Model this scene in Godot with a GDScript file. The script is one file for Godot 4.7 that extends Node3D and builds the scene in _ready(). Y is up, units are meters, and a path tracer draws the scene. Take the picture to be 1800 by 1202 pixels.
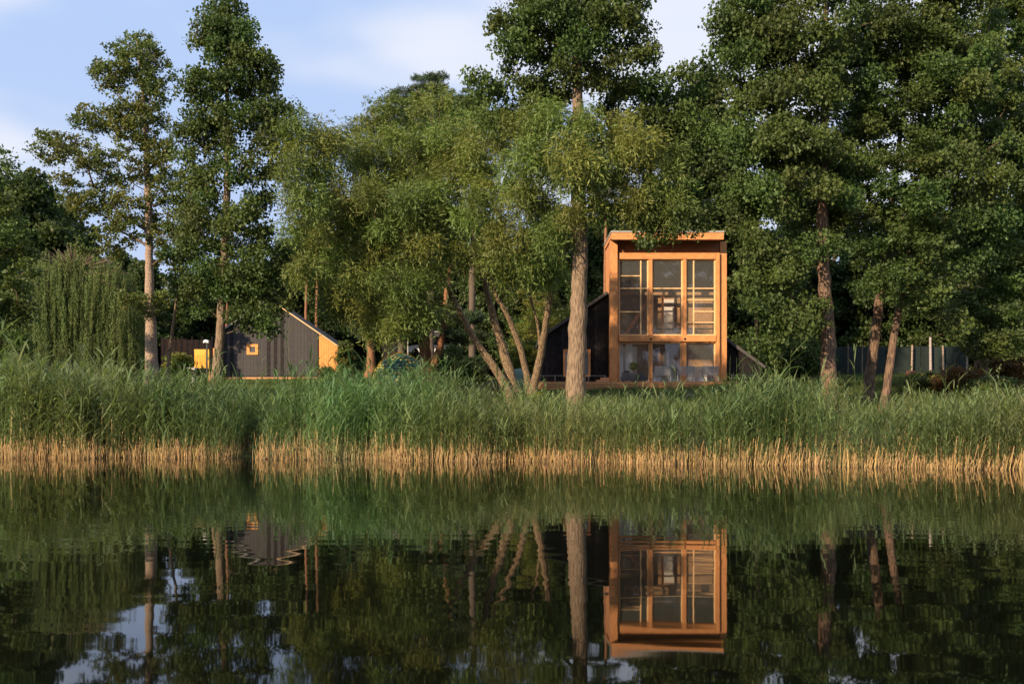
extends Node3D

# ---------------------------------------------------------------- survey: photo pixel + distance -> place (metres)
const F := 1750.0
const EYE := 1.4
const HOR := 735.0
func P(px: float, py: float, d: float) -> Vector3:
	return Vector3((px - 900.0) * d / F, EYE + (HOR - py) * d / F, -d)

var rng := RandomNumberGenerator.new()
var gnoise := FastNoiseLite.new()
func R(a: float, b: float) -> float:
	return rng.randf_range(a, b)

# ---------------------------------------------------------------- mesh collector
class Mb:
	var v := PackedVector3Array()
	var n := PackedVector3Array()
	var c := PackedColorArray()
	var i := PackedInt32Array()
	var col := Color(1, 1, 1)
	var colored := false
	var flat := false
	func tri(a: Vector3, b: Vector3, d: Vector3, nn: Vector3) -> void:
		var k := v.size()
		if (d - a).cross(b - a).dot(nn) < 0.0:
			var t := b
			b = d
			d = t
		v.append(a); v.append(b); v.append(d)
		n.append(nn); n.append(nn); n.append(nn)
		c.append(col); c.append(col); c.append(col)
		i.append(k); i.append(k + 1); i.append(k + 2)
	func quad(a: Vector3, b: Vector3, d: Vector3, e: Vector3, out: Vector3) -> void:
		var nn := (b - a).cross(d - a).normalized()
		if nn.dot(out) < 0.0:
			nn = -nn
		tri(a, b, d, nn)
		tri(a, d, e, nn)
	func box(lo: Vector3, hi: Vector3) -> void:
		prism(PackedVector2Array([Vector2(lo.x, lo.y), Vector2(hi.x, lo.y), Vector2(hi.x, hi.y), Vector2(lo.x, hi.y)]), lo.z, hi.z)
	func prism(poly: PackedVector2Array, z0: float, z1: float) -> void:   # polygon in x,y (convex), extruded along z
		var m := poly.size()
		var mid := Vector2.ZERO
		for p in poly: mid += p / m
		for k in m:
			var p := poly[k]
			var q := poly[(k + 1) % m]
			var o := (p + q) / 2 - mid
			quad(Vector3(p.x, p.y, z0), Vector3(q.x, q.y, z0), Vector3(q.x, q.y, z1), Vector3(p.x, p.y, z1), Vector3(o.x, o.y, 0))
		for k in range(1, m - 1):
			tri(Vector3(poly[0].x, poly[0].y, z0), Vector3(poly[k].x, poly[k].y, z0), Vector3(poly[k + 1].x, poly[k + 1].y, z0), Vector3(0, 0, signf(z0 - z1)))
			tri(Vector3(poly[0].x, poly[0].y, z1), Vector3(poly[k].x, poly[k].y, z1), Vector3(poly[k + 1].x, poly[k + 1].y, z1), Vector3(0, 0, signf(z1 - z0)))
	func tube(pts: PackedVector3Array, rad: PackedFloat32Array, sides: int, wob: FastNoiseLite = null, amp := 0.0) -> void:
		var m := pts.size()
		var ref := Vector3(0.31, 0.02, 0.95)
		var k0 := v.size()
		for k in m:
			var t := (pts[mini(k + 1, m - 1)] - pts[maxi(k - 1, 0)]).normalized()
			var u := ref.cross(t).normalized()
			var w := t.cross(u)
			for s in sides + 1:
				var a := TAU * (s % sides) / sides
				var dir := u * cos(a) + w * sin(a)
				var r := rad[k]
				if wob:
					var q := pts[k] + dir * r
					r *= 1.0 + amp * wob.get_noise_3d(q.x * 60.0, q.y * 18.0, q.z * 60.0)
				v.append(pts[k] + dir * r)
				n.append(dir)
				c.append(col)
		for k in m - 1:
			for s in sides:
				var a := k0 + k * (sides + 1) + s
				var b := a + sides + 1
				i.append(a); i.append(b); i.append(a + 1)
				i.append(a + 1); i.append(b); i.append(b + 1)
	func leaf(a: Vector3, dir: Vector3, side: Vector3, l: float, w: float) -> void:   # a kite: two faces, no thickness to speak of
		var k := v.size()
		var nn := dir.cross(side).normalized()
		v.append(a); v.append(a + dir * l * 0.45 + side * w * 0.5 + nn * w * 0.12); v.append(a + dir * l); v.append(a + dir * l * 0.45 - side * w * 0.5 + nn * w * 0.12)
		for q in 4:
			n.append(nn); c.append(col)
		i.append(k); i.append(k + 1); i.append(k + 2)
		i.append(k); i.append(k + 2); i.append(k + 3)
	func mesh(mat: Material, into: ArrayMesh = null) -> ArrayMesh:
		var m := into if into else ArrayMesh.new()
		var a := []
		a.resize(Mesh.ARRAY_MAX)
		a[Mesh.ARRAY_VERTEX] = v
		if not flat: a[Mesh.ARRAY_NORMAL] = n
		if colored: a[Mesh.ARRAY_COLOR] = c
		a[Mesh.ARRAY_INDEX] = i
		m.add_surface_from_arrays(Mesh.PRIMITIVE_TRIANGLES, a)
		m.surface_set_material(m.get_surface_count() - 1, mat)
		return m

# ---------------------------------------------------------------- materials
func lin(r: float, g: float, b: float) -> Color:
	return Color(r, g, b).linear_to_srgb()
func plain(r: float, g: float, b: float, rough := 0.8) -> StandardMaterial3D:
	var m := StandardMaterial3D.new()
	m.albedo_color = lin(r, g, b)
	m.roughness = rough
	return m
func noise_tex(freq: float, cols: Array, stops: Array, octaves := 4, size := 512, sd := 1) -> NoiseTexture2D:
	var nz := FastNoiseLite.new()
	nz.seed = sd
	nz.noise_type = FastNoiseLite.TYPE_SIMPLEX_SMOOTH
	nz.frequency = freq
	nz.fractal_octaves = octaves
	var t := NoiseTexture2D.new()
	t.width = size; t.height = size
	t.seamless = true
	t.noise = nz
	if cols.size():
		var g := Gradient.new()
		g.offsets = PackedFloat32Array(stops)
		var cc := PackedColorArray()
		for q in cols: cc.append(lin(q[0], q[1], q[2]))
		g.colors = cc
		t.color_ramp = g
	return t
func grained(cols: Array, stops: Array, scale: Vector3, rough: float, freq := 0.01, sd := 1, bump := 0.0, world := true) -> StandardMaterial3D:
	var m := StandardMaterial3D.new()
	m.albedo_texture = noise_tex(freq, cols, stops, 5, 512, sd)
	m.roughness = rough
	m.uv1_triplanar = true
	m.uv1_world_triplanar = world
	m.uv1_triplanar_sharpness = 4.0
	m.uv1_scale = scale
	if bump > 0.0:
		m.heightmap_enabled = true
		m.heightmap_texture = noise_tex(freq, [], [], 5, 512, sd)
		m.heightmap_scale = bump
	return m
func grained_dull(cols: Array, stops: Array, scale: Vector3, rough: float, freq: float, sd: int) -> StandardMaterial3D:
	var m := grained(cols, stops, scale, rough, freq, sd)
	m.metallic_specular = 0.2
	return m
func foliage(r: float, g: float, b: float, rough := 0.5, back := 0.75) -> StandardMaterial3D:
	var m := plain(r, g, b, rough)
	m.vertex_color_use_as_albedo = true
	m.cull_mode = BaseMaterial3D.CULL_DISABLED
	m.backlight_enabled = true
	m.backlight = lin(back, back, back * 0.6)
	m.metallic_specular = 0.4
	return m

# ---------------------------------------------------------------- nodes
var taken := {}
func numbered(called: String) -> String:
	var k: int = taken.get(called, 0)
	taken[called] = k + 1
	return called if k == 0 else "%s_%03d" % [called, k]
func tag(o: Node3D, label: String, category: String, group := "", kind := "") -> Node3D:
	if label: o.set_meta("label", label)
	if category: o.set_meta("category", category)
	if group: o.set_meta("group", group)
	if kind: o.set_meta("kind", kind)
	return o
func thing(called: String, label: String, category: String, at: Vector3, group := "", turn := 0.0) -> Node3D:
	var o := Node3D.new()
	o.name = numbered(called)
	o.position = at
	o.rotation.y = turn
	add_child(o)
	return tag(o, label, category, group)
func part(called: String, m: Mesh, parent: Node3D, at := Vector3.ZERO, kind := "") -> MeshInstance3D:
	var o := MeshInstance3D.new()
	o.name = called
	o.mesh = m
	o.position = at
	if kind: o.set_meta("kind", kind)
	parent.add_child(o, true)
	return o
func bx(called: String, lo: Vector3, hi: Vector3, m: Material, parent: Node3D) -> MeshInstance3D:   # one bevel-free board or block; origin of the parent
	var b := Mb.new()
	b.box(lo, hi)
	return part(called, b.mesh(m), parent)
func structure(called: String, m: Mesh) -> MeshInstance3D:
	var o := part(called, m, self)
	o.set_meta("kind", "structure")
	return o
func scatter(called: String, m: Mesh, where: Array, cols: PackedColorArray, parent: Node3D, at := Vector3.ZERO) -> MultiMeshInstance3D:
	var mm := MultiMesh.new()
	mm.transform_format = MultiMesh.TRANSFORM_3D
	mm.use_colors = true
	mm.mesh = m
	mm.instance_count = where.size()
	for k in where.size():
		mm.set_instance_transform(k, where[k])
		mm.set_instance_color(k, cols[k])
	var o := MultiMeshInstance3D.new()
	o.name = called
	o.multimesh = mm
	o.position = at
	o.set_meta("kind", "stuff")
	parent.add_child(o, true)
	return o

# ---------------------------------------------------------------- terrain
func shore(x: float) -> float:   # distance of the waterline at x
	var q := clampf(x, -30.0, 22.0)
	var d := 32.7 - 0.28 * q - 0.006 * q * q + 0.35 * sin(q * 0.9) + 0.2 * sin(q * 2.3 + 1.0)
	d += 2.2 * exp(-pow((x + 9.35) / 0.42, 2.0))
	return d
func height(x: float, d: float) -> float:
	var t := d - shore(x)
	var h := 0.0
	if t < 0.0:
		h = maxf(t * 0.22, -2.2)
	elif t < 5.0:
		h = t * 0.13
	elif t < 25.0:
		h = 0.65 + (t - 5.0) * 0.118
	elif t < 51.0:
		h = 3.01 + (t - 25.0) * 0.07
	elif t < 120.0:
		h = 4.83 + (t - 51.0) * 0.035
	else:
		h = 7.25 + minf((t - 120.0) * 0.03, 9.0)
	if t > 0.5:
		h += 0.12 * gnoise.get_noise_2d(x * 12.0, d * 12.0) + minf(t * 0.01, 0.5) * gnoise.get_noise_2d(x * 2.0 + 300.0, d * 2.0)
	return h
func on(px: float, d: float) -> Vector3:   # the point of the ground at that bearing and distance
	var x := (px - 900.0) * d / F
	return Vector3(x, height(x, d), -d)

# ---------------------------------------------------------------- leaf sprays (shared by the crowns)
func rdir() -> Vector3:
	var z := R(-1, 1)
	var a := R(0, TAU)
	var s := sqrt(1 - z * z)
	return Vector3(s * cos(a), z, s * sin(a))
func spray_round(mat: Material, leaves: int, rad: float, size: float) -> ArrayMesh:
	var b := Mb.new()
	b.flat = true
	b.colored = true
	for k in leaves:
		var p := rdir() * rad * pow(rng.randf(), 0.45)
		p.y *= 0.62
		var up := (Vector3(0, 1, 0) * 0.75 + rdir() * 0.9 + p * 0.8).normalized()
		var dir := (rdir() + p * 2.0).cross(up).normalized()
		var g := R(0.7, 1.25)
		b.col = Color(g * R(0.92, 1.1), g, g * R(0.8, 1.1))
		var s := size * R(0.55, 1.35)
		b.leaf(p, dir, dir.cross(up).normalized(), s, s * 0.82)
	return b.mesh(mat)
func spray_narrow(mat: Material, leaves: int, rad: float, size: float) -> ArrayMesh:
	var b := Mb.new()
	b.flat = true
	b.colored = true
	var done := 0
	while done < leaves:
		var p := rdir() * rad * pow(rng.randf(), 0.5)
		var way := (Vector3(p.x, 0, p.z).normalized() * 0.6 + rdir() * 0.7 + Vector3(0, -0.12, 0)).normalized()
		for k in 6:
			var q := p + way * k * size * 0.32 + Vector3(0, -0.012 * k * k, 0)
			var dir := (way + rdir() * 0.9 + Vector3(0, -0.15, 0)).normalized()
			var g := R(0.7, 1.3)
			b.col = Color(g * R(0.9, 1.15), g, g * R(0.7, 1.1))
			b.leaf(q, dir, dir.cross(rdir()).normalized(), size * R(0.8, 1.2), size * R(0.2, 0.27))
			done += 1
	return b.mesh(mat)
func spray_needles(mat: Material, tufts: int, rad: float, size: float) -> ArrayMesh:
	var b := Mb.new()
	b.flat = true
	b.colored = true
	for k in tufts:
		var p := rdir() * rad * pow(rng.randf(), 0.5)
		p.y *= 0.4
		var ax := (Vector3(p.x, 0.25, p.z).normalized() + rdir() * 0.5).normalized()
		var g := R(0.75, 1.25)
		b.col = Color(g * R(0.9, 1.1), g, g)
		for s in 7:
			var dir := (ax * 0.7 + rdir()).normalized()
			b.leaf(p, dir, dir.cross(rdir()).normalized(), size * R(0.7, 1.1), size * 0.14)
	return b.mesh(mat)
func strand(mat: Material, long: float, leaves: int) -> ArrayMesh:   # a hanging willow shoot
	var b := Mb.new()
	b.flat = true
	b.colored = true
	var sway := Vector3(R(-0.1, 0.1), 0, R(-0.1, 0.1))
	for k in leaves:
		var t := float(k) / leaves
		var p := Vector3(0, -long * t, 0) + sway * sin(t * 3.0) + Vector3(R(-0.05, 0.05), 0, R(-0.05, 0.05))
		var dir := (Vector3(R(-0.5, 0.5), -1, R(-0.5, 0.5))).normalized()
		var g := R(0.7, 1.3)
		b.col = Color(g, g, g * R(0.8, 1.1))
		b.leaf(p, dir, dir.cross(rdir()).normalized(), R(0.1, 0.17), 0.03)
	return b.mesh(mat)

# ---------------------------------------------------------------- trees
func smooth_stem(pts: Array, step: float) -> Array:   # [[Vector3, r], ...] -> dense Catmull-Rom
	var out := []
	for k in pts.size() - 1:
		var a: Vector3 = pts[maxi(k - 1, 0)][0]
		var b: Vector3 = pts[k][0]
		var c: Vector3 = pts[k + 1][0]
		var d: Vector3 = pts[mini(k + 2, pts.size() - 1)][0]
		var m := maxi(2, int(b.distance_to(c) / step))
		for s in m:
			var t := float(s) / m
			out.append([b.cubic_interpolate(c, a, d, t), lerpf(pts[k][1], pts[k + 1][1], t)])
	out.append(pts[-1])
	return out

# blobs: [centre, radii, clumps]; o: spray, mat, bark, twigs, clump (radius), tint, droop, first (height above base where limbs may start)
func tree(called: String, label: String, stems: Array, blobs: Array, o: Dictionary, group := "") -> Node3D:
	var base: Vector3 = stems[0][0][0]
	base.y = height(base.x, -base.z)
	var root := thing(called, label, o.get("category", "tree"), base, group)
	var pos := PackedVector3Array()
	var par := PackedInt32Array()
	var rad := PackedFloat32Array()
	var fixed := 0
	for si in stems.size():
		var ps := smooth_stem(stems[si], o.get("step", 0.35))
		var pts := PackedVector3Array()
		var rr := PackedFloat32Array()
		for k in ps.size():
			var p: Vector3 = ps[k][0]
			var r: float = ps[k][1]
			if k > 0 and k < ps.size() - 1:
				p += Vector3(R(-1, 1), 0, R(-1, 1)) * r * 0.12
			if si == 0 or o.get("flare", false):
				r *= 1.0 + 0.5 * exp(-k * 0.9)
			pts.append(p)
			rr.append(r)
			pos.append(p)
			par.append(-1 if k == 0 else pos.size() - 2)
			rad.append(r)
		var low := pts[0] - Vector3(0, 0.4, 0)
		pts.insert(0, low)
		rr.insert(0, rr[0] * 1.15)
		var b := Mb.new()
		b.tube(pts, rr, o.get("sides", 14), gnoise, 0.16)
		part("trunk" if si == 0 else "stem", b.mesh(o.bark), root, -base)
	fixed = pos.size()
	# clump centres spread through the crown, mostly towards its outside
	var clumps := PackedVector3Array()
	var sep: float = o.get("sep", 0.55)
	for bl in blobs:
		var got := 0
		var tries := 0
		var want: int = maxi(2, int(bl[2] * o.get("share", 1.0)))
		while got < want and tries < want * 6:
			tries += 1
			var q: Vector3 = rdir() * pow(rng.randf(), 0.38)
			var p: Vector3 = bl[0] + q * bl[1]
			var okay := true
			for e in range(maxi(0, clumps.size() - 60), clumps.size()):
				if clumps[e].distance_squared_to(p) < sep * sep:
					okay = false
					break
			if okay:
				clumps.append(p)
				got += 1
	# join each clump to the nearest wood, nearest ones first
	var order := []
	for k in clumps.size():
		var best := 1e9
		for s in range(0, fixed, 2):
			best = minf(best, pos[s].distance_squared_to(clumps[k]))
		order.append([best, k])
	order.sort()
	var first: float = base.y + o.get("first", 2.5)
	var rise: float = o.get("rise", 0.25)
	for od in order:
		var c: Vector3 = clumps[od[1]]
		var best := 1e9
		var at := 0
		for s in pos.size():
			var p := pos[s]
			if p.y < first: continue
			var dd := p.distance_to(c)
			var cost := dd + maxf(0.0, (p.y - c.y) + dd * rise) * 1.1
			if cost < best:
				best = cost
				at = s
		var a := pos[at]
		var gap := a.distance_to(c)
		var m := clampi(int(gap / 0.45), 1, 8)
		var bend := Vector3(R(-1, 1), R(0.2, 1.0) * o.get("arch", 1.0), R(-1, 1)) * gap * 0.16
		var prev := at
		for s in range(1, m + 1):
			var t := float(s) / m
			var p := a.lerp(c, t) + bend * sin(t * PI) + (Vector3(R(-1, 1), R(-1, 1), R(-1, 1)) * 0.06 if s < m else Vector3.ZERO)
			pos.append(p)
			par.append(prev)
			rad.append(0.0)
			prev = pos.size() - 1
	var tips := PackedFloat32Array()
	tips.resize(pos.size())
	tips.fill(0.0)
	for k in range(pos.size() - 1, fixed - 1, -1):
		if tips[k] == 0.0: tips[k] = 1.0
		if par[k] >= 0: tips[par[k]] += tips[k]
	var thin: float = o.get("thin", 0.013)
	for k in range(fixed, pos.size()):
		rad[k] = thin * pow(tips[k], 0.5)
	var bb := Mb.new()
	for k in range(fixed, pos.size()):
		var q := par[k]
		var r0 := minf(rad[q], rad[k] * 1.35)
		bb.tube(PackedVector3Array([pos[q], pos[k]]), PackedFloat32Array([r0, rad[k]]), 6 if rad[k] > 0.035 else 3)
	if bb.v.size():
		part("branches", bb.mesh(o.get("twigbark", o.bark)), root, -base, "stuff")
	# leaf sprays
	var where := []
	var cols := PackedColorArray()
	var cr: float = o.get("clump", 0.5)
	var flatten: float = o.get("flatten", 0.6)
	for k in clumps.size():
		var g := R(0.78, 1.2)
		var warm := R(0.85, 1.22)
		var cs := R(0.55, 1.3)
		var dense: int = int(o.twigs * cs * cs * R(0.8, 1.3)) + 2
		for s in dense:
			var q := rdir() * cr * cs * pow(rng.randf(), 0.5)
			q.y *= flatten
			var bs := Basis(Vector3.UP, R(0, TAU)) * Basis(Vector3(1, 0, 0), R(-0.5, 0.5))
			where.append(Transform3D(bs.scaled(Vector3.ONE * R(0.65, 1.3)), clumps[k] + q))
			var gg := g * R(0.85, 1.15)
			cols.append(Color(gg * warm, gg, gg * R(0.8, 1.1)))
	if where.size():
		scatter("crown", o.spray, where, cols, root, -base)
	return root

# px-style blobs: [px, py, d, rx_px, ry_px, clumps] with depth radius like the width
func blobs(list: Array, many := 1.0, deep := 1.0) -> Array:
	var out := []
	for b in list:
		var s: float = b[2] / F
		out.append([P(b[0], b[1], b[2]), Vector3(b[3] * s, b[4] * s, b[3] * s * deep), int(b[5] * many)])
	return out
func stem(list: Array) -> Array:
	var out := []
	for p in list: out.append([P(p[0], p[1], p[2]), p[3]])
	return out

func _ready() -> void:
	rng.seed = 20240
	gnoise.seed = 7
	gnoise.frequency = 0.01
	gnoise.fractal_octaves = 3

	# ------------------------------------------------------------ camera, sky, sun, exposure
	var cam := Camera3D.new()
	cam.name = "camera"
	cam.projection = Camera3D.PROJECTION_FRUSTUM
	cam.near = 0.1
	cam.far = 2000.0
	cam.size = 0.1 * 2.0 * 601.0 / F
	cam.frustum_offset = Vector2(0, 0.1 * (HOR - 601.0) / F)
	cam.position = Vector3(0, EYE, 0)
	add_child(cam)
	cam.current = true
	var env := Environment.new()
	env.background_mode = Environment.BG_SKY
	env.tonemap_mode = Environment.TONE_MAPPER_LINEAR
	env.tonemap_exposure = 1.85
	env.sdfgi_enabled = true
	env.ssao_enabled = true
	env.ssil_enabled = true
	env.sky = Sky.new()
	env.sky.sky_material = make_sky()
	env.background_energy_multiplier = 0.95
	var we := WorldEnvironment.new()
	we.name = "environment"
	we.environment = env
	add_child(we)
	var sun := DirectionalLight3D.new()
	sun.name = "sun"
	sun.light_energy = 1.45
	sun.light_color = Color(1.0, 0.89, 0.74)
	sun.light_angular_distance = 0.6
	sun.shadow_enabled = true
	var az := deg_to_rad(40.0)
	var el := deg_to_rad(24.0)
	var from := Vector3(-sin(az) * cos(el), sin(el), cos(az) * cos(el))
	sun.look_at_from_position(from * 100.0, Vector3.ZERO, Vector3.UP)
	add_child(sun)

	build_ground()
	build_water()
	build_materials()
	build_main_house()
	build_small_house()
	build_outbuildings()
	build_front_trees()
	build_back_trees()
	build_reeds()
	build_plants()

func make_sky() -> PanoramaSkyMaterial:
	var w := 768
	var h := 384
	var a := FastNoiseLite.new()
	a.seed = 11
	a.frequency = 1.1
	a.fractal_octaves = 5
	var b := FastNoiseLite.new()
	b.seed = 23
	b.frequency = 3.0
	b.fractal_octaves = 4
	var data := PackedFloat32Array()
	data.resize(w * h * 3)
	var k := 0
	for y in h:
		var el := PI * (0.5 - (y + 0.5) / h)
		for x in w:
			var t := TAU * (x + 0.5) / w
			var dir := Vector3(cos(el) * cos(t), maxf(sin(el), 0.0), cos(el) * sin(t))
			var low := exp(-maxf(sin(el), 0.0) * 4.0)
			var c := Vector3(0.25, 0.35, 0.55).lerp(Vector3(0.36, 0.41, 0.53), low)
			if el > 0.0:
				var q := Vector3(dir.x, dir.y * 2.6, dir.z)
				var n := a.get_noise_3dv(q) + 0.75 * b.get_noise_3dv(q * Vector3(1, 1.6, 1))
				var cloud := clampf(smoothstep(-0.3, 0.4, n), 0.0, 1.0)
				c = c.lerp(Vector3(0.49, 0.51, 0.57), cloud * 0.9)
			data[k] = c.x; data[k + 1] = c.y; data[k + 2] = c.z
			k += 3
	var im := Image.create_from_data(w, h, false, Image.FORMAT_RGBF, data.to_byte_array())
	var m := PanoramaSkyMaterial.new()
	m.panorama = ImageTexture.create_from_image(im)
	return m

func build_ground() -> void:
	var xs := PackedFloat32Array()
	var ds := PackedFloat32Array()
	for q in [-600.0, -350.0, -200.0, -120.0, -80.0, -60.0]: xs.append(q)
	for k in 141: xs.append(-45.0 + k * 0.6)
	for q in [46.0, 60.0, 80.0, 120.0, 200.0, 350.0, 600.0]: xs.append(q)
	for q in [-500.0, -100.0, 0.0, 12.0, 20.0]: ds.append(q)
	for k in 60: ds.append(24.0 + k * 0.5)
	for k in 40: ds.append(54.0 + k * 1.4)
	for q in [112.0, 122.0, 135.0, 150.0, 180.0, 230.0, 300.0, 450.0, 700.0, 1100.0]: ds.append(q)
	var b := Mb.new()
	for d in ds:
		for x in xs:
			b.v.append(Vector3(x, height(x, d), -d))
	var w := xs.size()
	for j in ds.size():
		for k in w:
			var l := b.v[j * w + maxi(k - 1, 0)]
			var r := b.v[j * w + mini(k + 1, w - 1)]
			var f := b.v[maxi(j - 1, 0) * w + k]
			var e := b.v[mini(j + 1, ds.size() - 1) * w + k]
			b.n.append((r - l).cross(e - f).normalized())
	for j in ds.size() - 1:
		for k in w - 1:
			var p := j * w + k
			for q in [p, p + w, p + 1, p + 1, p + w, p + w + 1]: b.i.append(q)
	var m := grained([[0.035, 0.028, 0.016], [0.04, 0.06, 0.018], [0.055, 0.085, 0.022], [0.09, 0.10, 0.035]], [0.15, 0.42, 0.6, 0.85], Vector3(0.35, 0.35, 0.35), 0.95, 0.02, 5)
	structure("ground", b.mesh(m))

func build_water() -> void:
	var m := plain(0.003, 0.0035, 0.002, 0.0)
	m.metallic_specular = 0.36
	m.roughness = 0.025
	var nz := FastNoiseLite.new()
	nz.seed = 5
	nz.frequency = 1.9
	nz.fractal_octaves = 2
	nz.fractal_gain = 0.32
	var nb := FastNoiseLite.new()
	nb.seed = 9
	nb.frequency = 0.16
	var x0 := -30.0
	var x1 := 28.0
	var d0 := 1.0
	var d1 := 44.0
	var sx := 0.2
	var sd := 0.075
	var w := int((x1 - x0) / sx) + 1
	var h := int((d1 - d0) / sd) + 1
	var hh := PackedFloat32Array()
	hh.resize(w * h)
	var b := Mb.new()
	b.v.resize(w * h)
	b.n.resize(w * h)
	for j in h:
		for k in w:
			var x := x0 + k * sx
			var d := d0 + j * sd
			var edge := minf(minf(k, w - 1 - k), minf(j, h - 1 - j))
			var calm := (0.55 + 0.9 * smoothstep(-0.5, 0.5, nb.get_noise_2d(x, d * 1.5))) * minf(edge / 8.0, 1.0)
			var y := (0.00062 * nz.get_noise_2d(x * 0.5, d * 1.2) + 0.0004 * nb.get_noise_2d(x * 2.0, d * 2.6 + 50.0)) * calm
			hh[j * w + k] = y
			b.v[j * w + k] = Vector3(x, y, -d)
	for j in h:
		for k in w:
			var gx := (hh[j * w + mini(k + 1, w - 1)] - hh[j * w + maxi(k - 1, 0)]) / (2.0 * sx)
			var gd := (hh[mini(j + 1, h - 1) * w + k] - hh[maxi(j - 1, 0) * w + k]) / (2.0 * sd)
			b.n[j * w + k] = Vector3(-gx, 1, gd).normalized()
	for j in h - 1:
		for k in w - 1:
			var p := j * w + k
			b.i.append(p); b.i.append(p + w); b.i.append(p + 1)
			b.i.append(p + 1); b.i.append(p + w); b.i.append(p + w + 1)
	x1 = x0 + (w - 1) * sx
	d1 = d0 + (h - 1) * sd
	for q in [[-600.0, x0, -500.0, 60.0], [x1, 600.0, -500.0, 60.0], [x0, x1, -500.0, d0], [x0, x1, d1, 60.0]]:
		b.c.clear()
		b.quad(Vector3(q[0], 0, -q[2]), Vector3(q[1], 0, -q[2]), Vector3(q[1], 0, -q[3]), Vector3(q[0], 0, -q[3]), Vector3.UP)
	structure("water", b.mesh(m))

# ---------------------------------------------------------------- shared materials
var M := {}
func build_materials() -> void:
	M.wood = grained([[0.48, 0.185, 0.06], [0.56, 0.235, 0.08], [0.64, 0.30, 0.11]], [0.2, 0.5, 0.8], Vector3(1.6, 0.16, 1.6), 0.55, 0.02, 3)
	M.woodh = grained([[0.48, 0.185, 0.06], [0.56, 0.235, 0.08], [0.64, 0.30, 0.11]], [0.2, 0.5, 0.8], Vector3(0.16, 1.6, 1.6), 0.55, 0.02, 3)
	M.shade_wood = grained([[0.17, 0.065, 0.022], [0.24, 0.095, 0.035]], [0.25, 0.75], Vector3(0.16, 1.6, 1.6), 0.6, 0.02, 15)  # brown timber of header and soffit, overhang shadow put into its colour
	M.pale_wood = grained([[0.66, 0.40, 0.18], [0.78, 0.53, 0.28]], [0.25, 0.75], Vector3(1.6, 0.2, 1.6), 0.5, 0.02, 4)
	M.deck = grained([[0.48, 0.21, 0.085], [0.58, 0.27, 0.115], [0.66, 0.35, 0.16]], [0.2, 0.5, 0.8], Vector3(0.3, 2.0, 2.0), 0.7, 0.02, 6)
	M.black = []
	for k in 4:
		var s: float = [0.45, 0.55, 0.65, 0.8][k]
		M.black.append(grained_dull([[0.016 * s, 0.014 * s, 0.015 * s], [0.032 * s, 0.028 * s, 0.030 * s], [0.052 * s, 0.045 * s, 0.046 * s]], [0.25, 0.5, 0.8], Vector3(2.0, 0.2, 2.0), 0.7, 0.02, 20 + k))
	M.char = grained([[0.020, 0.017, 0.020], [0.029, 0.025, 0.028], [0.040, 0.034, 0.037]], [0.25, 0.5, 0.8], Vector3(2.0, 0.2, 2.0), 0.7, 0.02, 30)
	M.char2 = grained([[0.024, 0.021, 0.024], [0.035, 0.030, 0.033], [0.047, 0.040, 0.043]], [0.25, 0.5, 0.8], Vector3(2.0, 0.2, 2.0), 0.7, 0.02, 31)
	M.roof = grained([[0.05, 0.046, 0.045], [0.08, 0.074, 0.072]], [0.3, 0.7], Vector3(1, 1, 1), 0.75, 0.02, 8)
	M.metal = plain(0.32, 0.31, 0.30, 0.45)
	M.orange = grained([[0.60, 0.21, 0.04], [0.70, 0.275, 0.06], [0.78, 0.34, 0.085]], [0.2, 0.5, 0.8], Vector3(1.6, 0.16, 1.6), 0.55, 0.02, 12)
	M.yellow = grained([[0.70, 0.32, 0.02], [0.80, 0.40, 0.03]], [0.3, 0.7], Vector3(1.6, 0.2, 1.6), 0.5, 0.02, 13)
	var g := StandardMaterial3D.new()
	g.transparency = BaseMaterial3D.TRANSPARENCY_ALPHA
	g.albedo_color = Color(0.8, 0.85, 0.85, 0.04)
	g.roughness = 0.0
	g.metallic_specular = 0.5
	M.glass = g
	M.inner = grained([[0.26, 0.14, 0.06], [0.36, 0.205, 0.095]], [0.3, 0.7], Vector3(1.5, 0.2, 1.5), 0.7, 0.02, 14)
	M.plaster = plain(0.62, 0.58, 0.52, 0.85)
	M.dark = plain(0.02, 0.02, 0.022, 0.6)
	M.grey = plain(0.30, 0.30, 0.31, 0.6)
	M.white = plain(0.75, 0.74, 0.72, 0.5)
	M.cloth = plain(0.045, 0.05, 0.065, 0.9)
	# bark
	M.bark_alder = grained([[0.085, 0.058, 0.04], [0.17, 0.12, 0.078], [0.22, 0.155, 0.10], [0.29, 0.21, 0.14]], [0.15, 0.4, 0.6, 0.9], Vector3(1.2, 0.22, 1.2), 0.9, 0.02, 40, 3.0)
	M.bark_dark = grained([[0.05, 0.035, 0.025], [0.14, 0.085, 0.055], [0.21, 0.135, 0.09]], [0.2, 0.5, 0.8], Vector3(1.3, 0.22, 1.3), 0.9, 0.02, 41, 3.0)
	M.bark_pale = grained([[0.10, 0.07, 0.055], [0.30, 0.21, 0.16], [0.42, 0.31, 0.24], [0.20, 0.2, 0.10]], [0.22, 0.42, 0.65, 0.9], Vector3(1.6, 0.9, 1.6), 0.9, 0.02, 42, 3.0)
	M.bark_willow = grained([[0.08, 0.055, 0.035], [0.19, 0.13, 0.075], [0.30, 0.21, 0.12]], [0.2, 0.5, 0.8], Vector3(1.8, 0.45, 1.8), 0.9, 0.02, 43, 4.0)
	M.bark_pine = grained([[0.13, 0.055, 0.028], [0.25, 0.115, 0.055], [0.32, 0.155, 0.075]], [0.2, 0.5, 0.8], Vector3(1.4, 0.6, 1.4), 0.85, 0.02, 44, 2.0)
	M.bark_far = plain(0.10, 0.075, 0.055, 0.9)
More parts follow.
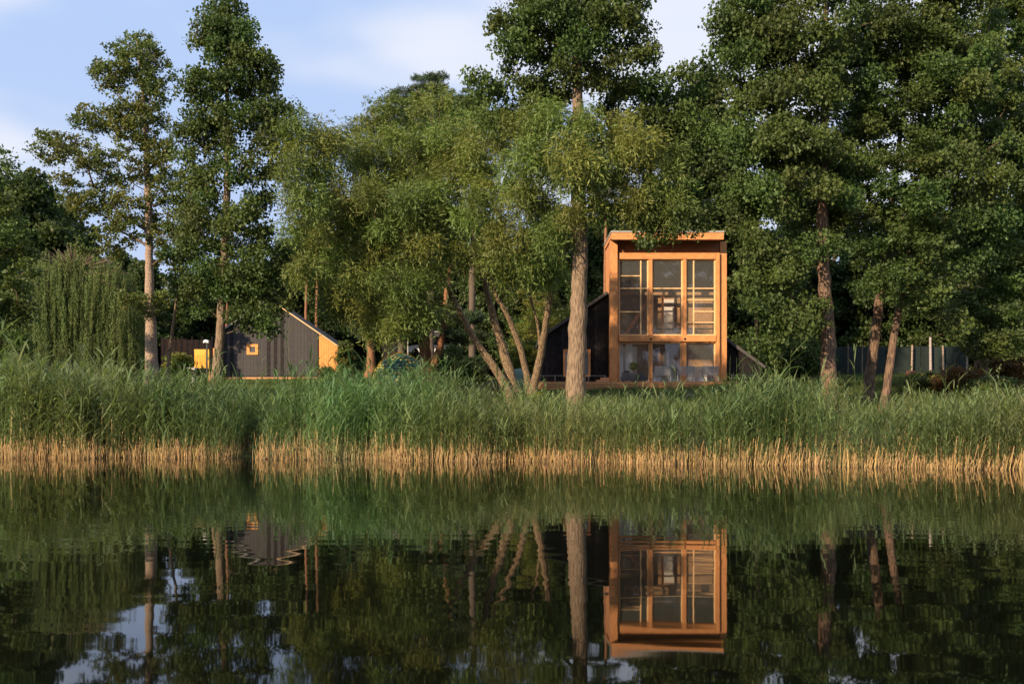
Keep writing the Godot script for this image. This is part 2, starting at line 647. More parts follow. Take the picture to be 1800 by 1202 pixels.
	M.twig = plain(0.12, 0.085, 0.06, 0.9)
	# leaves
	M.leaf_alder = foliage(0.085, 0.135, 0.040)
	M.leaf_olive = foliage(0.115, 0.155, 0.045)
	M.leaf_willow = foliage(0.160, 0.218, 0.060)
	M.leaf_weep = foliage(0.15, 0.21, 0.07)
	M.leaf_pine = foliage(0.050, 0.085, 0.040, 0.6, 0.2)
	M.leaf_far = foliage(0.055, 0.09, 0.028)
	M.leaf_light = foliage(0.17, 0.20, 0.04)
	M.leaf_rust = foliage(0.16, 0.095, 0.035)
	M.s_alder = spray_round(M.leaf_alder, 32, 0.36, 0.12)
	M.s_alder2 = spray_round(M.leaf_alder, 30, 0.36, 0.125)
	M.s_olive = spray_round(M.leaf_olive, 24, 0.32, 0.115)
	M.s_willow = spray_narrow(M.leaf_willow, 48, 0.36, 0.195)
	M.s_pine = spray_needles(M.leaf_pine, 12, 0.34, 0.2)
	M.s_far = spray_round(M.leaf_far, 26, 0.62, 0.27)
	M.s_light = spray_round(M.leaf_light, 30, 0.30, 0.10)
	M.s_rust = spray_round(M.leaf_rust, 30, 0.26, 0.08)
	M.s_weep = strand(M.leaf_weep, 1.7, 70)

# ---------------------------------------------------------------- the house with the glazed tower (front plane at 58.3 m: 30.02 px per metre)
const HD := 58.3
func hx(px: float) -> float: return (px - 900.0) * HD / F
func hy(py: float) -> float: return EYE + (HOR - py) * HD / F
func board_wall(parent: Node3D, outline: Callable, x0: float, x1: float, y0: float, z: float, step: float, mats: Array, hole: Rect2) -> void:
	# upright boards, each its own mesh with a slanted top that follows the gable; a hole leaves room for a window
	var x := x0
	var k := 0
	while x < x1 - 0.01:
		var e := minf(x + step, x1)
		var l := x + 0.006
		var r := e - 0.006
		var zf: float = z + 0.028 + [0.0, 0.008, 0.003, 0.012, 0.005][k % 5]
		var spans := [[y0, 1e9]]
		if hole.size.x > 0.0 and l > hole.position.x - step * 0.6 and r < hole.end.x + step * 0.6:
			spans = [[y0, hole.position.y], [hole.end.y, 1e9]]
		for sp in spans:
			var t0: float = minf(sp[1], outline.call(l))
			var t1: float = minf(sp[1], outline.call(r))
			if t0 - sp[0] > 0.05:
				var b := Mb.new()
				b.prism(PackedVector2Array([Vector2(l, sp[0]), Vector2(r, sp[0]), Vector2(r, t1), Vector2(l, t0)]), z, zf)
				part("board", b.mesh(mats[(k * 7 + k / 3) % mats.size()]), parent)
		x = e
		k += 1

func glazed(parent: Node3D, x0: float, x1: float, y0: float, y1: float, z: float, fw: float, xs: Array, bars: Array, mat: Material) -> void:
	# a window: frame of four pieces, upright bars, cross bars [y, from, to], and panes of double glass between them
	var w := Node3D.new()
	w.name = "window"
	parent.add_child(w, true)
	bx("frame", Vector3(x0, y0, z - 0.05), Vector3(x0 + fw, y1, z + 0.06), mat, w)
	bx("frame", Vector3(x1 - fw, y0, z - 0.05), Vector3(x1, y1, z + 0.06), mat, w)
	bx("frame", Vector3(x0 + fw, y1 - fw, z - 0.05), Vector3(x1 - fw, y1, z + 0.06), mat, w)
	bx("frame", Vector3(x0 + fw, y0, z - 0.05), Vector3(x1 - fw, y0 + fw, z + 0.06), mat, w)
	for q in xs: bx("muntin", Vector3(q - 0.035, y0 + fw, z - 0.04), Vector3(q + 0.035, y1 - fw, z + 0.05), mat, w)
	for q in bars: bx("muntin", Vector3(q[1], q[0] - 0.03, z - 0.035), Vector3(q[2], q[0] + 0.03, z + 0.045), mat, w)
	var cols := [x0 + fw] + xs + [x1 - fw]
	for k in cols.size() - 1:
		var ys := [y0 + fw]
		for q in bars:
			if q[1] < (cols[k] + cols[k + 1]) / 2 and q[2] > (cols[k] + cols[k + 1]) / 2: ys.append(q[0])
		ys.append(y1 - fw)
		ys.sort()
		for s in ys.size() - 1:
			var b := Mb.new()
			var tx := R(-0.018, 0.018)
			var ty := R(-0.004, 0.004)
			for zz in [z, z - 0.02]:
				b.quad(Vector3(cols[k], ys[s], zz), Vector3(cols[k + 1], ys[s], zz + tx), Vector3(cols[k + 1], ys[s + 1], zz + tx + ty), Vector3(cols[k], ys[s + 1], zz + ty), Vector3(0, 0, 1))
			part("pane", b.mesh(M.glass), w)

func build_main_house() -> void:
	var z := -HD
	var yb := hy(672)          # deck level
	var h := thing("house", "black gabled house with a tall orange timber and glass tower", "house", Vector3(hx(1175), yb - 0.6, z))
	var hold := Node3D.new()
	# all parts are given in world metres: shift them by the base
	var base := h.position
	# black gable behind the tower
	var gz := z - 1.2
	var k := (HD + 1.2) / HD
	var gx0 := hx(953) * k
	var gx1 := hx(1338) * k
	var rx := hx(1118) * k
	var ry := hy(486) * k
	var eave0 := hy(594) * k - 0.03
	var eave1 := hy(645) * k - 0.03
	var outline := func(x: float) -> float:
		return lerpf(eave0, ry, (x - gx0) / (rx - gx0)) if x < rx else lerpf(ry, eave1, (x - rx) / (gx1 - rx))
	var yb2 := yb - 0.55
	var core := Mb.new()
	var cl := hx(1073)
	var cr := hx(1277)
	core.prism(PackedVector2Array([Vector2(gx0 + .02, yb2), Vector2(cl, yb2), Vector2(cl, outline.call(cl) - .06), Vector2(gx0 + .02, eave0 - .05)]), gz - 0.16, gz - 0.01)
	part("gable_wall", core.mesh(M.black[0]), h, -base)
	core = Mb.new()
	core.prism(PackedVector2Array([Vector2(cr, yb2), Vector2(gx1 - .02, yb2), Vector2(gx1 - .02, eave1 - .05), Vector2(cr, outline.call(cr) - .06)]), gz - 0.16, gz - 0.01)
	part("gable_wall", core.mesh(M.black[0]), h, -base)
	var wall := Node3D.new()
	wall.name = "cladding"
	wall.position = -base
	h.add_child(wall, true)
	var win := Rect2(hx(990) * k, hy(663) * k, (hx(1038) - hx(990)) * k, (hy(615) - hy(663)) * k)
	board_wall(wall, outline, gx0, cl, yb2, gz, 0.165, M.black, win)
	board_wall(wall, outline, cr, gx1, yb2, gz, 0.165, M.black, Rect2())
	for side in [[gx0, eave0, cl, outline.call(cl)], [cr, outline.call(cr), gx1, eave1]]:
		var a := Vector2(side[0], side[1])
		var c := Vector2(side[2], side[3])
		var nrm := (c - a).orthogonal().normalized()
		if nrm.y < 0: nrm = -nrm
		var ext := (c - a).normalized() * 0.18
		var rb := Mb.new()
		var p0 := a - (ext if side[0] == gx0 else Vector2.ZERO)
		var p1 := c + (ext if side[2] == gx1 else Vector2.ZERO)
		rb.prism(PackedVector2Array([p0 + nrm * 0.003, p1 + nrm * 0.003, p1 + nrm * 0.16, p0 + nrm * 0.16]), gz - 9.0, gz + 0.22)
		var rf := part("roof", rb.mesh(M.roof), h, -base)
		var vb := Mb.new()
		vb.prism(PackedVector2Array([p0 + nrm * 0.02, p1 + nrm * 0.02, p1 + nrm * 0.18, p0 + nrm * 0.18]), gz + 0.222, gz + 0.25)
		part("verge_board", vb.mesh(M.roof), rf)
	# side and back walls of the black volume
	var sw := Mb.new()
	sw.box(Vector3(gx0 + 0.02, yb2, gz - 8.9), Vector3(gx0 + 0.17, eave0 - 0.06, gz - 0.165))
	part("side_wall", sw.mesh(M.black[1]), h, -base)
	sw = Mb.new()
	sw.box(Vector3(gx1 - 0.17, yb2, gz - 8.9), Vector3(gx1 - 0.02, eave1 - 0.06, gz - 0.165))
	part("side_wall", sw.mesh(M.black[1]), h, -base)
	var shift := Node3D.new()
	shift.name = "gable_window"
	shift.position = -base
	h.add_child(shift, true)
	var wx0 := win.position.x
	var wx1 := win.end.x
	var wy0 := win.position.y
	var wy1 := win.end.y
	bx("frame", Vector3(wx0, wy0, gz), Vector3(wx0 + 0.14, wy1, gz + 0.10), M.wood, shift)
	bx("frame", Vector3(wx1 - 0.14, wy0, gz), Vector3(wx1, wy1, gz + 0.10), M.wood, shift)
	bx("frame", Vector3(wx0 + 0.14, wy1 - 0.14, gz), Vector3(wx1 - 0.14, wy1, gz + 0.10), M.woodh, shift)
	bx("frame", Vector3(wx0 + 0.14, wy0, gz), Vector3(wx1 - 0.14, wy0 + 0.1, gz + 0.10), M.woodh, shift)
	bx("curtain", Vector3(wx0 + 0.16, wy0 + 0.12, gz + 0.005), Vector3(wx0 + 0.6, wy1 - 0.16, gz + 0.012), plain(0.2, 0.19, 0.18), shift)
	var gp := Mb.new()
	gp.quad(Vector3(wx0 + .14, wy0 + .1, gz + .05), Vector3(wx1 - .14, wy0 + .1, gz + .05), Vector3(wx1 - .14, wy1 - .14, gz + .05), Vector3(wx0 + .14, wy1 - .14, gz + .05), Vector3(0, 0, 1))
	part("pane", gp.mesh(M.glass), shift)

	# ---- tower
	var t := Node3D.new()
	t.name = "tower"
	t.position = -base
	h.add_child(t, true)
	var top := hy(408)
	# portal: posts and roof project 1 m in front of the glass
	var zf := z + 0.35
	bx("post", Vector3(hx(1072), yb, z - 0.3), Vector3(hx(1084.5), hy(424.5), zf), M.wood, t)
	bx("post", Vector3(hx(1084.6), yb, z - 0.3), Vector3(hx(1088), hy(445), z + 0.12), M.wood, t)
	bx("post", Vector3(hx(1257.5), yb, z - 0.3), Vector3(hx(1264.5), hy(445), z + 0.16), M.wood, t)
	bx("post", Vector3(hx(1266.2), yb, z - 0.5), Vector3(hx(1278), hy(424.5), z - 0.02), M.wood, t)
	bx("post", Vector3(hx(1142), yb, z - 0.2), Vector3(hx(1146), hy(600.6), z + 0.10), M.wood, t)
	bx("post", Vector3(hx(1197.6), yb, z - 0.2), Vector3(hx(1205.5), hy(600.6), z + 0.10), M.wood, t)
	bx("post", Vector3(hx(1139.6), hy(589.6), z - 0.2), Vector3(hx(1146.3), hy(456.2), z + 0.14), M.wood, t)
	bx("post", Vector3(hx(1199.8), hy(589.6), z - 0.2), Vector3(hx(1206), hy(456.2), z + 0.14), M.wood, t)
	bx("beam", Vector3(hx(1088) + 0.003, hy(600.5), z - 0.2), Vector3(hx(1257.5) - 0.003, hy(589.8), z + 0.22), M.woodh, t)
	bx("beam", Vector3(hx(1088) + 0.003, hy(456), z - 0.2), Vector3(hx(1257.5) - 0.003, hy(445.2), z + 0.18), M.woodh, t)
	bx("header_panel", Vector3(hx(1084.5) + 0.004, hy(445), z - 0.2), Vector3(hx(1264), hy(424), z - 0.02), M.shade_wood, t)
	bx("fascia", Vector3(hx(1072), hy(426.5), z + 0.95), Vector3(hx(1266), hy(414.5), z + 1.05), M.woodh, t)
	bx("soffit", Vector3(hx(1072) + 0.02, hy(424.3), z - 0.5), Vector3(hx(1266) - 0.02, hy(424.3) + 0.06, z + 0.945), M.shade_wood, t)
	bx("side_fascia", Vector3(hx(1072), hy(424.3) + 0.062, z - 3.3), Vector3(hx(1072) + 0.08, hy(414.5), z + 0.945), M.woodh, t)
	bx("side_fascia", Vector3(hx(1266) - 0.08, hy(424.3) + 0.062, z - 3.3), Vector3(hx(1266), hy(414.5), z + 0.945), M.woodh, t)
	bx("roof", Vector3(hx(1071), hy(414.3), z - 3.4), Vector3(hx(1267), hy(411.5), z + 1.08), M.metal, t)
	for q in [1143.0, 1203.0]:
		var kb := Mb.new()
		kb.tube(PackedVector3Array([Vector3(hx(q), hy(596), z + 0.22), Vector3(hx(q), hy(596), z + 0.27), Vector3(hx(q), hy(596), z + 0.272)]), PackedFloat32Array([0.06, 0.06, 0.001]), 10)
		part("bolt", kb.mesh(M.dark), t)
	# windows
	var zg := z
	var w0 := hy(589.8) + 0.003
	var w1 := hy(456) - 0.003
	glazed(t, hx(1088), hx(1139.6), w0, w1, zg, 0.068, [hx(1126.5)], [[hy(485), hx(1090), hx(1126)], [hy(507), hx(1090), hx(1138)], [hy(548), hx(1090), hx(1126)]], M.pale_wood)
	glazed(t, hx(1146.3), hx(1199.8), w0, w1, zg, 0.068, [], [[hy(507), hx(1148), hx(1198)]], M.pale_wood)
	glazed(t, hx(1206), hx(1257.5), w0, w1, zg, 0.068, [hx(1219.5)], [[hy(507), hx(1208), hx(1256)], [hy(527), hx(1208), hx(1256)], [hy(547.5), hx(1219.5), hx(1256)], [hy(567), hx(1208), hx(1256)]], M.pale_wood)
	var l1 := hy(600.5) - 0.07
	glazed(t, hx(1088), hx(1142), yb + 0.004, l1, zg - 0.06, 0.055, [], [], M.pale_wood)
	glazed(t, hx(1146), hx(1197.6), yb + 0.004, l1, zg - 0.06, 0.055, [], [], M.pale_wood)
	glazed(t, hx(1205.5), hx(1257.5), yb + 0.004, l1, zg - 0.06, 0.055, [], [], M.pale_wood)
	# room behind the glass
	var xl := hx(1074)
	var xr := hx(1276)
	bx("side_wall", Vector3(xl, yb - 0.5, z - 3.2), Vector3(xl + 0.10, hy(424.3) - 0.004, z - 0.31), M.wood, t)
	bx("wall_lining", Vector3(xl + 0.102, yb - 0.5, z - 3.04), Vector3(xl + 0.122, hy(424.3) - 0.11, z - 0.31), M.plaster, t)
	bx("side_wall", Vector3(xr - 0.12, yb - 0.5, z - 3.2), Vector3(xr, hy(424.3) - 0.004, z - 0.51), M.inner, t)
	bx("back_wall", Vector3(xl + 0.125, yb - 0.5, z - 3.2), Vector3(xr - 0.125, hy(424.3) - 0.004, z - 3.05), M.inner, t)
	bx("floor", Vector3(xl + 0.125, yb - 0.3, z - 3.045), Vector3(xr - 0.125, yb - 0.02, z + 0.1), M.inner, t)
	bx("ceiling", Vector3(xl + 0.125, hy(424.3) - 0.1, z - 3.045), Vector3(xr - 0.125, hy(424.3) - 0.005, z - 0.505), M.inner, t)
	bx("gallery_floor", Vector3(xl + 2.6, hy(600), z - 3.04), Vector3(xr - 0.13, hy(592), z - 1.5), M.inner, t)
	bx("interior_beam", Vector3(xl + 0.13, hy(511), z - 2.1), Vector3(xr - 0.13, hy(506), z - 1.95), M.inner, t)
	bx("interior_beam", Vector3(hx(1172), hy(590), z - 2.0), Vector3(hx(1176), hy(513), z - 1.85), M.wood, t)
	bx("plaster_panel", Vector3(hx(1178), hy(570), z - 3.045), Vector3(hx(1200), hy(515), z - 3.0), M.plaster, t)
	bx("plaster_panel", Vector3(hx(1090), yb, z - 2.6), Vector3(hx(1130), hy(604), z - 2.5), M.plaster, t)
	var stair := Mb.new()
	stair.prism(PackedVector2Array([Vector2(hx(1092), hy(600)), Vector2(hx(1100), hy(600)), Vector2(hx(1160), hy(510)), Vector2(hx(1152), hy(510))]), z - 2.7, z - 2.6)
	part("stair_string", stair.mesh(M.wood), t)
	bx("gallery_rail", Vector3(hx(1160), hy(575), z - 1.52), Vector3(xr - 0.13, hy(573), z - 1.48), M.dark, t)
	bx("curtain", Vector3(hx(1090), yb, z - 0.75), Vector3(hx(1097), hy(604), z - 0.55), M.white, t)
	bx("curtain", Vector3(hx(1102), yb, z - 0.8), Vector3(hx(1114), hy(604), z - 0.6), M.white, t)
	bx("kitchen_block", Vector3(hx(1160), yb, z - 2.9), Vector3(hx(1200), yb + 0.9, z - 2.2), M.grey, t)
	bx("kitchen_block", Vector3(hx(1218), yb, z - 2.2), Vector3(hx(1252), yb + 1.0, z - 1.5), M.white, t)
	bx("bookcase", Vector3(hx(1180), yb, z - 3.04), Vector3(hx(1190), yb + 2.0, z - 2.91), M.white, t)

	# ---- deck in front
	var dz0 := z + 2.0
	var kk := (HD - 2.0) / HD
	var dk := thing("deck", "orange brown timber deck along the front of the glazed tower", "deck", Vector3(hx(1120) * kk, yb - 0.5, z + 1.0))
	var dw := Node3D.new()
	var db := dk.position
	var x0 := hx(946) * kk
	var x1 := hx(1303) * kk
	var n := 14
	for q in n:
		var za := z - 1.1 + 3.1 * q / n if q > 0 else z - 1.1
		var ze := z - 1.1 + 3.1 * (q + 1) / n - 0.012
		var pb := Mb.new()
		# planks stop at the tower floor
		if za < z + 0.12:
			pb.box(Vector3(x0, yb - 0.06, za) - db, Vector3(xl - 0.1, yb - 0.025, ze) - db)
		else:
			pb.box(Vector3(x0, yb - 0.06, za) - db, Vector3(x1, yb - 0.025, ze) - db)
		part("plank", pb.mesh(M.deck), dk)
	for q in 3:
		var fb := Mb.new()
		fb.box(Vector3(x0, yb - 0.07 - 0.14 * (q + 1) + 0.012, dz0 - 0.06 - 0.03 * q) - db, Vector3(x1, yb - 0.07 - 0.14 * q, dz0 - 0.03 * q) - db)
		part("edge_board", fb.mesh(M.deck), dk)
	for q in 9:
		var px := lerpf(x0 + 0.2, x1 - 0.2, q / 8.0)
		var pb := Mb.new()
		pb.box(Vector3(px - 0.07, yb - 1.0, dz0 - 0.3) - db, Vector3(px + 0.07, yb - 0.49, dz0 - 0.16) - db)
		part("pier", pb.mesh(M.dark), dk)
	# wire rail, left part
	var rl := thing("deck_railing", "thin grey wire railing at the left end of the deck", "railing", Vector3(x0, yb - 0.025, dz0 - 0.2))
	for q in 5:
		var rp := Mb.new()
		rp.box(Vector3(q * 0.95, 0, -0.02), Vector3(q * 0.95 + 0.035, 0.36, 0.02))
		part("post", rp.mesh(M.grey), rl)
	var rw := Mb.new()
	rw.box(Vector3(0, 0.33, -0.012), Vector3(3.85, 0.352, 0.012))
	part("rail", rw.mesh(M.metal), rl)
	rl = thing("deck_railing", "four-wire grey railing before the low right end of the black house", "railing", Vector3(hx(1280), yb - 0.35, z + 0.9))
	for q in 3:
		var rp := Mb.new()
		rp.box(Vector3(q * 0.75, 0, -0.02), Vector3(q * 0.75 + 0.03, 0.8, 0.02))
		part("post", rp.mesh(M.grey), rl)
	for q in 4:
		rw = Mb.new()
		rw.box(Vector3(0, 0.2 + q * 0.18, -0.03), Vector3(1.55, 0.215 + q * 0.18, -0.021))
		part("wire", rw.mesh(M.metal), rl)
	# step at the left of the tower
	var st := thing("deck_step", "short orange timber step left of the tower post", "step", Vector3(hx(1056), yb - 0.02, z + 0.6))
	for q in 2:
		var sb := Mb.new()
		sb.box(Vector3(-0.3 + q * 0.25, 0.15 * q, -0.3), Vector3(0.45, 0.15 * q + 0.13, 0.3 - q * 0.2))
		part("tread", sb.mesh(M.deck), st)
	# chairs on the deck, backs to the lake
	var labels := ["grey slatted garden chair on deck before the middle tower window, leftmost of three", "grey slatted garden chair in the middle of the three on the deck", "grey slatted garden chair nearest the right-hand tower post"]
	var xs := [1163.0, 1205.0, 1245.0]
	for q in 3:
		chair(Vector3(hx(xs[q]) * 0.987, yb - 0.02, z + 0.85 + 0.1 * q), [0.06, -0.1, 0.05][q], labels[q])
	# bench with cushions, ball tree in a pot
	var sf := thing("garden_sofa", "low dark garden sofa with cushions before the lower left window", "sofa", Vector3(hx(1112), yb - 0.02, z + 0.75))
	bx("seat", Vector3(-0.72, 0.1, -0.3), Vector3(0.72, 0.3, 0.35), M.cloth, sf)
	bx("backrest", Vector3(-0.72, 0.302, 0.2), Vector3(0.55, 0.52, 0.33), M.cloth, sf)
	bx("cushion", Vector3(-0.6, 0.31, -0.05), Vector3(-0.25, 0.66, 0.15), M.dark, sf)
	for q in [-0.66, 0.6]: bx("leg", Vector3(q, 0, -0.1), Vector3(q + 0.06, 0.098, 0.1), M.dark, sf)
	var bt := thing("potted_ball_tree", "round clipped ball tree in a pot behind the garden sofa", "plant", Vector3(hx(1112.5), yb - 0.02, z + 0.32))
	var pot := Mb.new()
	pot.tube(PackedVector3Array([Vector3(0, 0, 0), Vector3(0, 0.02, 0), Vector3(0, 0.34, 0), Vector3(0, 0.36, 0), Vector3(0, 0.33, 0)]), PackedFloat32Array([0.01, 0.14, 0.2, 0.18, 0.01]), 16)
	part("pot", pot.mesh(M.grey), bt)
	var sm := Mb.new()
	sm.tube(PackedVector3Array([Vector3(0, 0.3, 0), Vector3(0.01, 0.6, 0), Vector3(0, 0.86, 0)]), PackedFloat32Array([0.022, 0.02, 0.018]), 7)
	part("trunk", sm.mesh(M.bark_willow), bt)
	var wh := []
	var cs := PackedColorArray()
	for q in 70:
		wh.append(Transform3D(Basis(Vector3.UP, R(0, TAU)).scaled(Vector3.ONE * 0.34), Vector3(0, 0.97, 0) + rdir() * 0.2))
		cs.append(Color(1, 1, 1) * R(0.8, 1.2))
	scatter("crown", M.s_light, wh, cs, bt)

func chair(at: Vector3, turn: float, label: String) -> void:
	var c := thing("garden_chair", label, "chair", at, "grey garden chairs on the deck", turn)
	for q in 6:
		var y := 0.40 + q * 0.085
		var lean := 0.30 + (y - 0.4) * 0.25
		bx("back_slat", Vector3(-0.46, y, lean), Vector3(0.46, y + 0.07, lean + 0.025), M.grey, c)
	for s in [-0.48, 0.44]:
		bx("back_post", Vector3(s, 0.30, 0.27), Vector3(s + 0.04, 0.9, 0.30), M.grey, c).rotation.x = 0.0
		bx("armrest", Vector3(s - 0.02, 0.585, -0.28), Vector3(s + 0.06, 0.615, 0.266), M.grey, c)
		for f in [-0.26, 0.24]:
			bx("leg", Vector3(s + 0.001, 0, f), Vector3(s + 0.039, 0.295 if f > 0 else 0.583, f + 0.045), M.white, c)
	for q in 5:
		bx("seat_slat", Vector3(-0.43, 0.33, -0.27 + q * 0.105), Vector3(0.43, 0.355, -0.18 + q * 0.105), M.grey, c)

# ---------------------------------------------------------------- small black gabled house at 84 m
func build_small_house() -> void:
	var D := 84.0
	var z := -D
	var X := func(px: float) -> float: return (px - 900.0) * D / F
	var Y := func(py: float) -> float: return EYE + (HOR - py) * D / F
	var base := Vector3(X.call(475), Y.call(664), z - 2.0)
	var h := thing("house", "small black plank gabled house with a square orange window", "house", base)
	var x0: float = X.call(386)
	var x1: float = X.call(560)
	var x2: float = X.call(594)
	var rx: float = X.call(473)
	var ry: float = Y.call(527)
	var slope := (ry - float(Y.call(609.5))) / (x2 - rx)
	var yb: float = Y.call(661)
	var outline := func(x: float) -> float: return ry - slope * absf(x - rx) - 0.04
	var core := Mb.new()
	core.prism(PackedVector2Array([Vector2(x0 + .02, yb - 0.6), Vector2(x1 - .02, yb - 0.6), Vector2(x1 - .02, outline.call(x1) - .05), Vector2(rx, ry - .1), Vector2(x0 + .02, outline.call(x0) - .05)]), z - 7.0, z - 0.01)
	part("gable_wall", core.mesh(M.char), h, -base)
	var wall := Node3D.new()
	wall.name = "cladding"
	wall.position = -base
	h.add_child(wall, true)
	var win := Rect2(X.call(433.5), Y.call(623.5), float(X.call(453.5)) - float(X.call(433.5)), float(Y.call(605)) - float(Y.call(623.5)))
	board_wall(wall, outline, x0, x1, yb, z, 0.285, [M.char, M.char2, M.black[3], M.char2, M.char], win)
	var pc := Mb.new()
	pc.prism(PackedVector2Array([Vector2(x1, yb - 0.6), Vector2(x2 - 0.02, yb - 0.6), Vector2(x2 - 0.02, outline.call(x2) - .06), Vector2(x1, outline.call(x1) - .06)]), z - 7.0, z - 0.01)
	part("porch_wall", pc.mesh(M.orange), h, -base)
	var pw := Node3D.new()
	pw.name = "porch_cladding"
	pw.position = -base
	h.add_child(pw, true)
	board_wall(pw, outline, x1 + 0.03, x2, yb + 0.1, z, 0.2, [M.orange], Rect2())
	for s in [-1.0, 1.0]:
		var e: float = x2 + 0.16 if s > 0 else x0 - 0.3
		var a := Vector2(rx, ry)
		var c := Vector2(e, ry - slope * absf(e - rx))
		var nrm := (c - a).orthogonal().normalized()
		if nrm.y < 0: nrm = -nrm
		var b := Mb.new()
		b.prism(PackedVector2Array([a + nrm * 0.002, c + nrm * 0.002, c + nrm * 0.14, a + nrm * 0.14]), z - 7.4, z + 0.3)
		var rf := part("roof", b.mesh(M.roof), h, -base)
		var vb := Mb.new()
		vb.prism(PackedVector2Array([a + nrm * 0.005, c + nrm * 0.005, c + nrm * 0.09, a + nrm * 0.09]), z + 0.302, z + 0.33)
		part("verge_board", vb.mesh(M.pale_wood if s > 0 else M.metal), rf)
	var w := Node3D.new()
	w.name = "window"
	w.position = -base
	h.add_child(w, true)
	var a0 := win.position
	var a1 := win.end
	bx("frame", Vector3(a0.x, a0.y, z), Vector3(a0.x + 0.24, a1.y, z + 0.1), M.orange, w)
	bx("frame", Vector3(a1.x - 0.24, a0.y, z), Vector3(a1.x, a1.y, z + 0.1), M.orange, w)
	bx("frame", Vector3(a0.x + 0.24, a1.y - 0.22, z), Vector3(a1.x - 0.24, a1.y, z + 0.1), M.orange, w)
	bx("frame", Vector3(a0.x + 0.24, a0.y, z), Vector3(a1.x - 0.24, a0.y + 0.2, z + 0.1), M.orange, w)
	bx("backing", Vector3(a0.x + 0.24, a0.y + 0.2, z - 0.005), Vector3(a1.x - 0.24, a1.y - 0.22, z + 0.01), M.dark, w)
	var gp := Mb.new()
	gp.quad(Vector3(a0.x + .24, a0.y + .2, z + .04), Vector3(a1.x - .24, a0.y + .2, z + .04), Vector3(a1.x - .24, a1.y - .22, z + .04), Vector3(a0.x + .24, a1.y - .22, z + .04), Vector3(0, 0, 1))
	part("pane", gp.mesh(M.glass), w)
	bx("plinth", Vector3(x0, yb - 0.35, z + 0.05), Vector3(x1, yb - 0.1, z + 0.16), M.deck, w).name = "sill_beam"

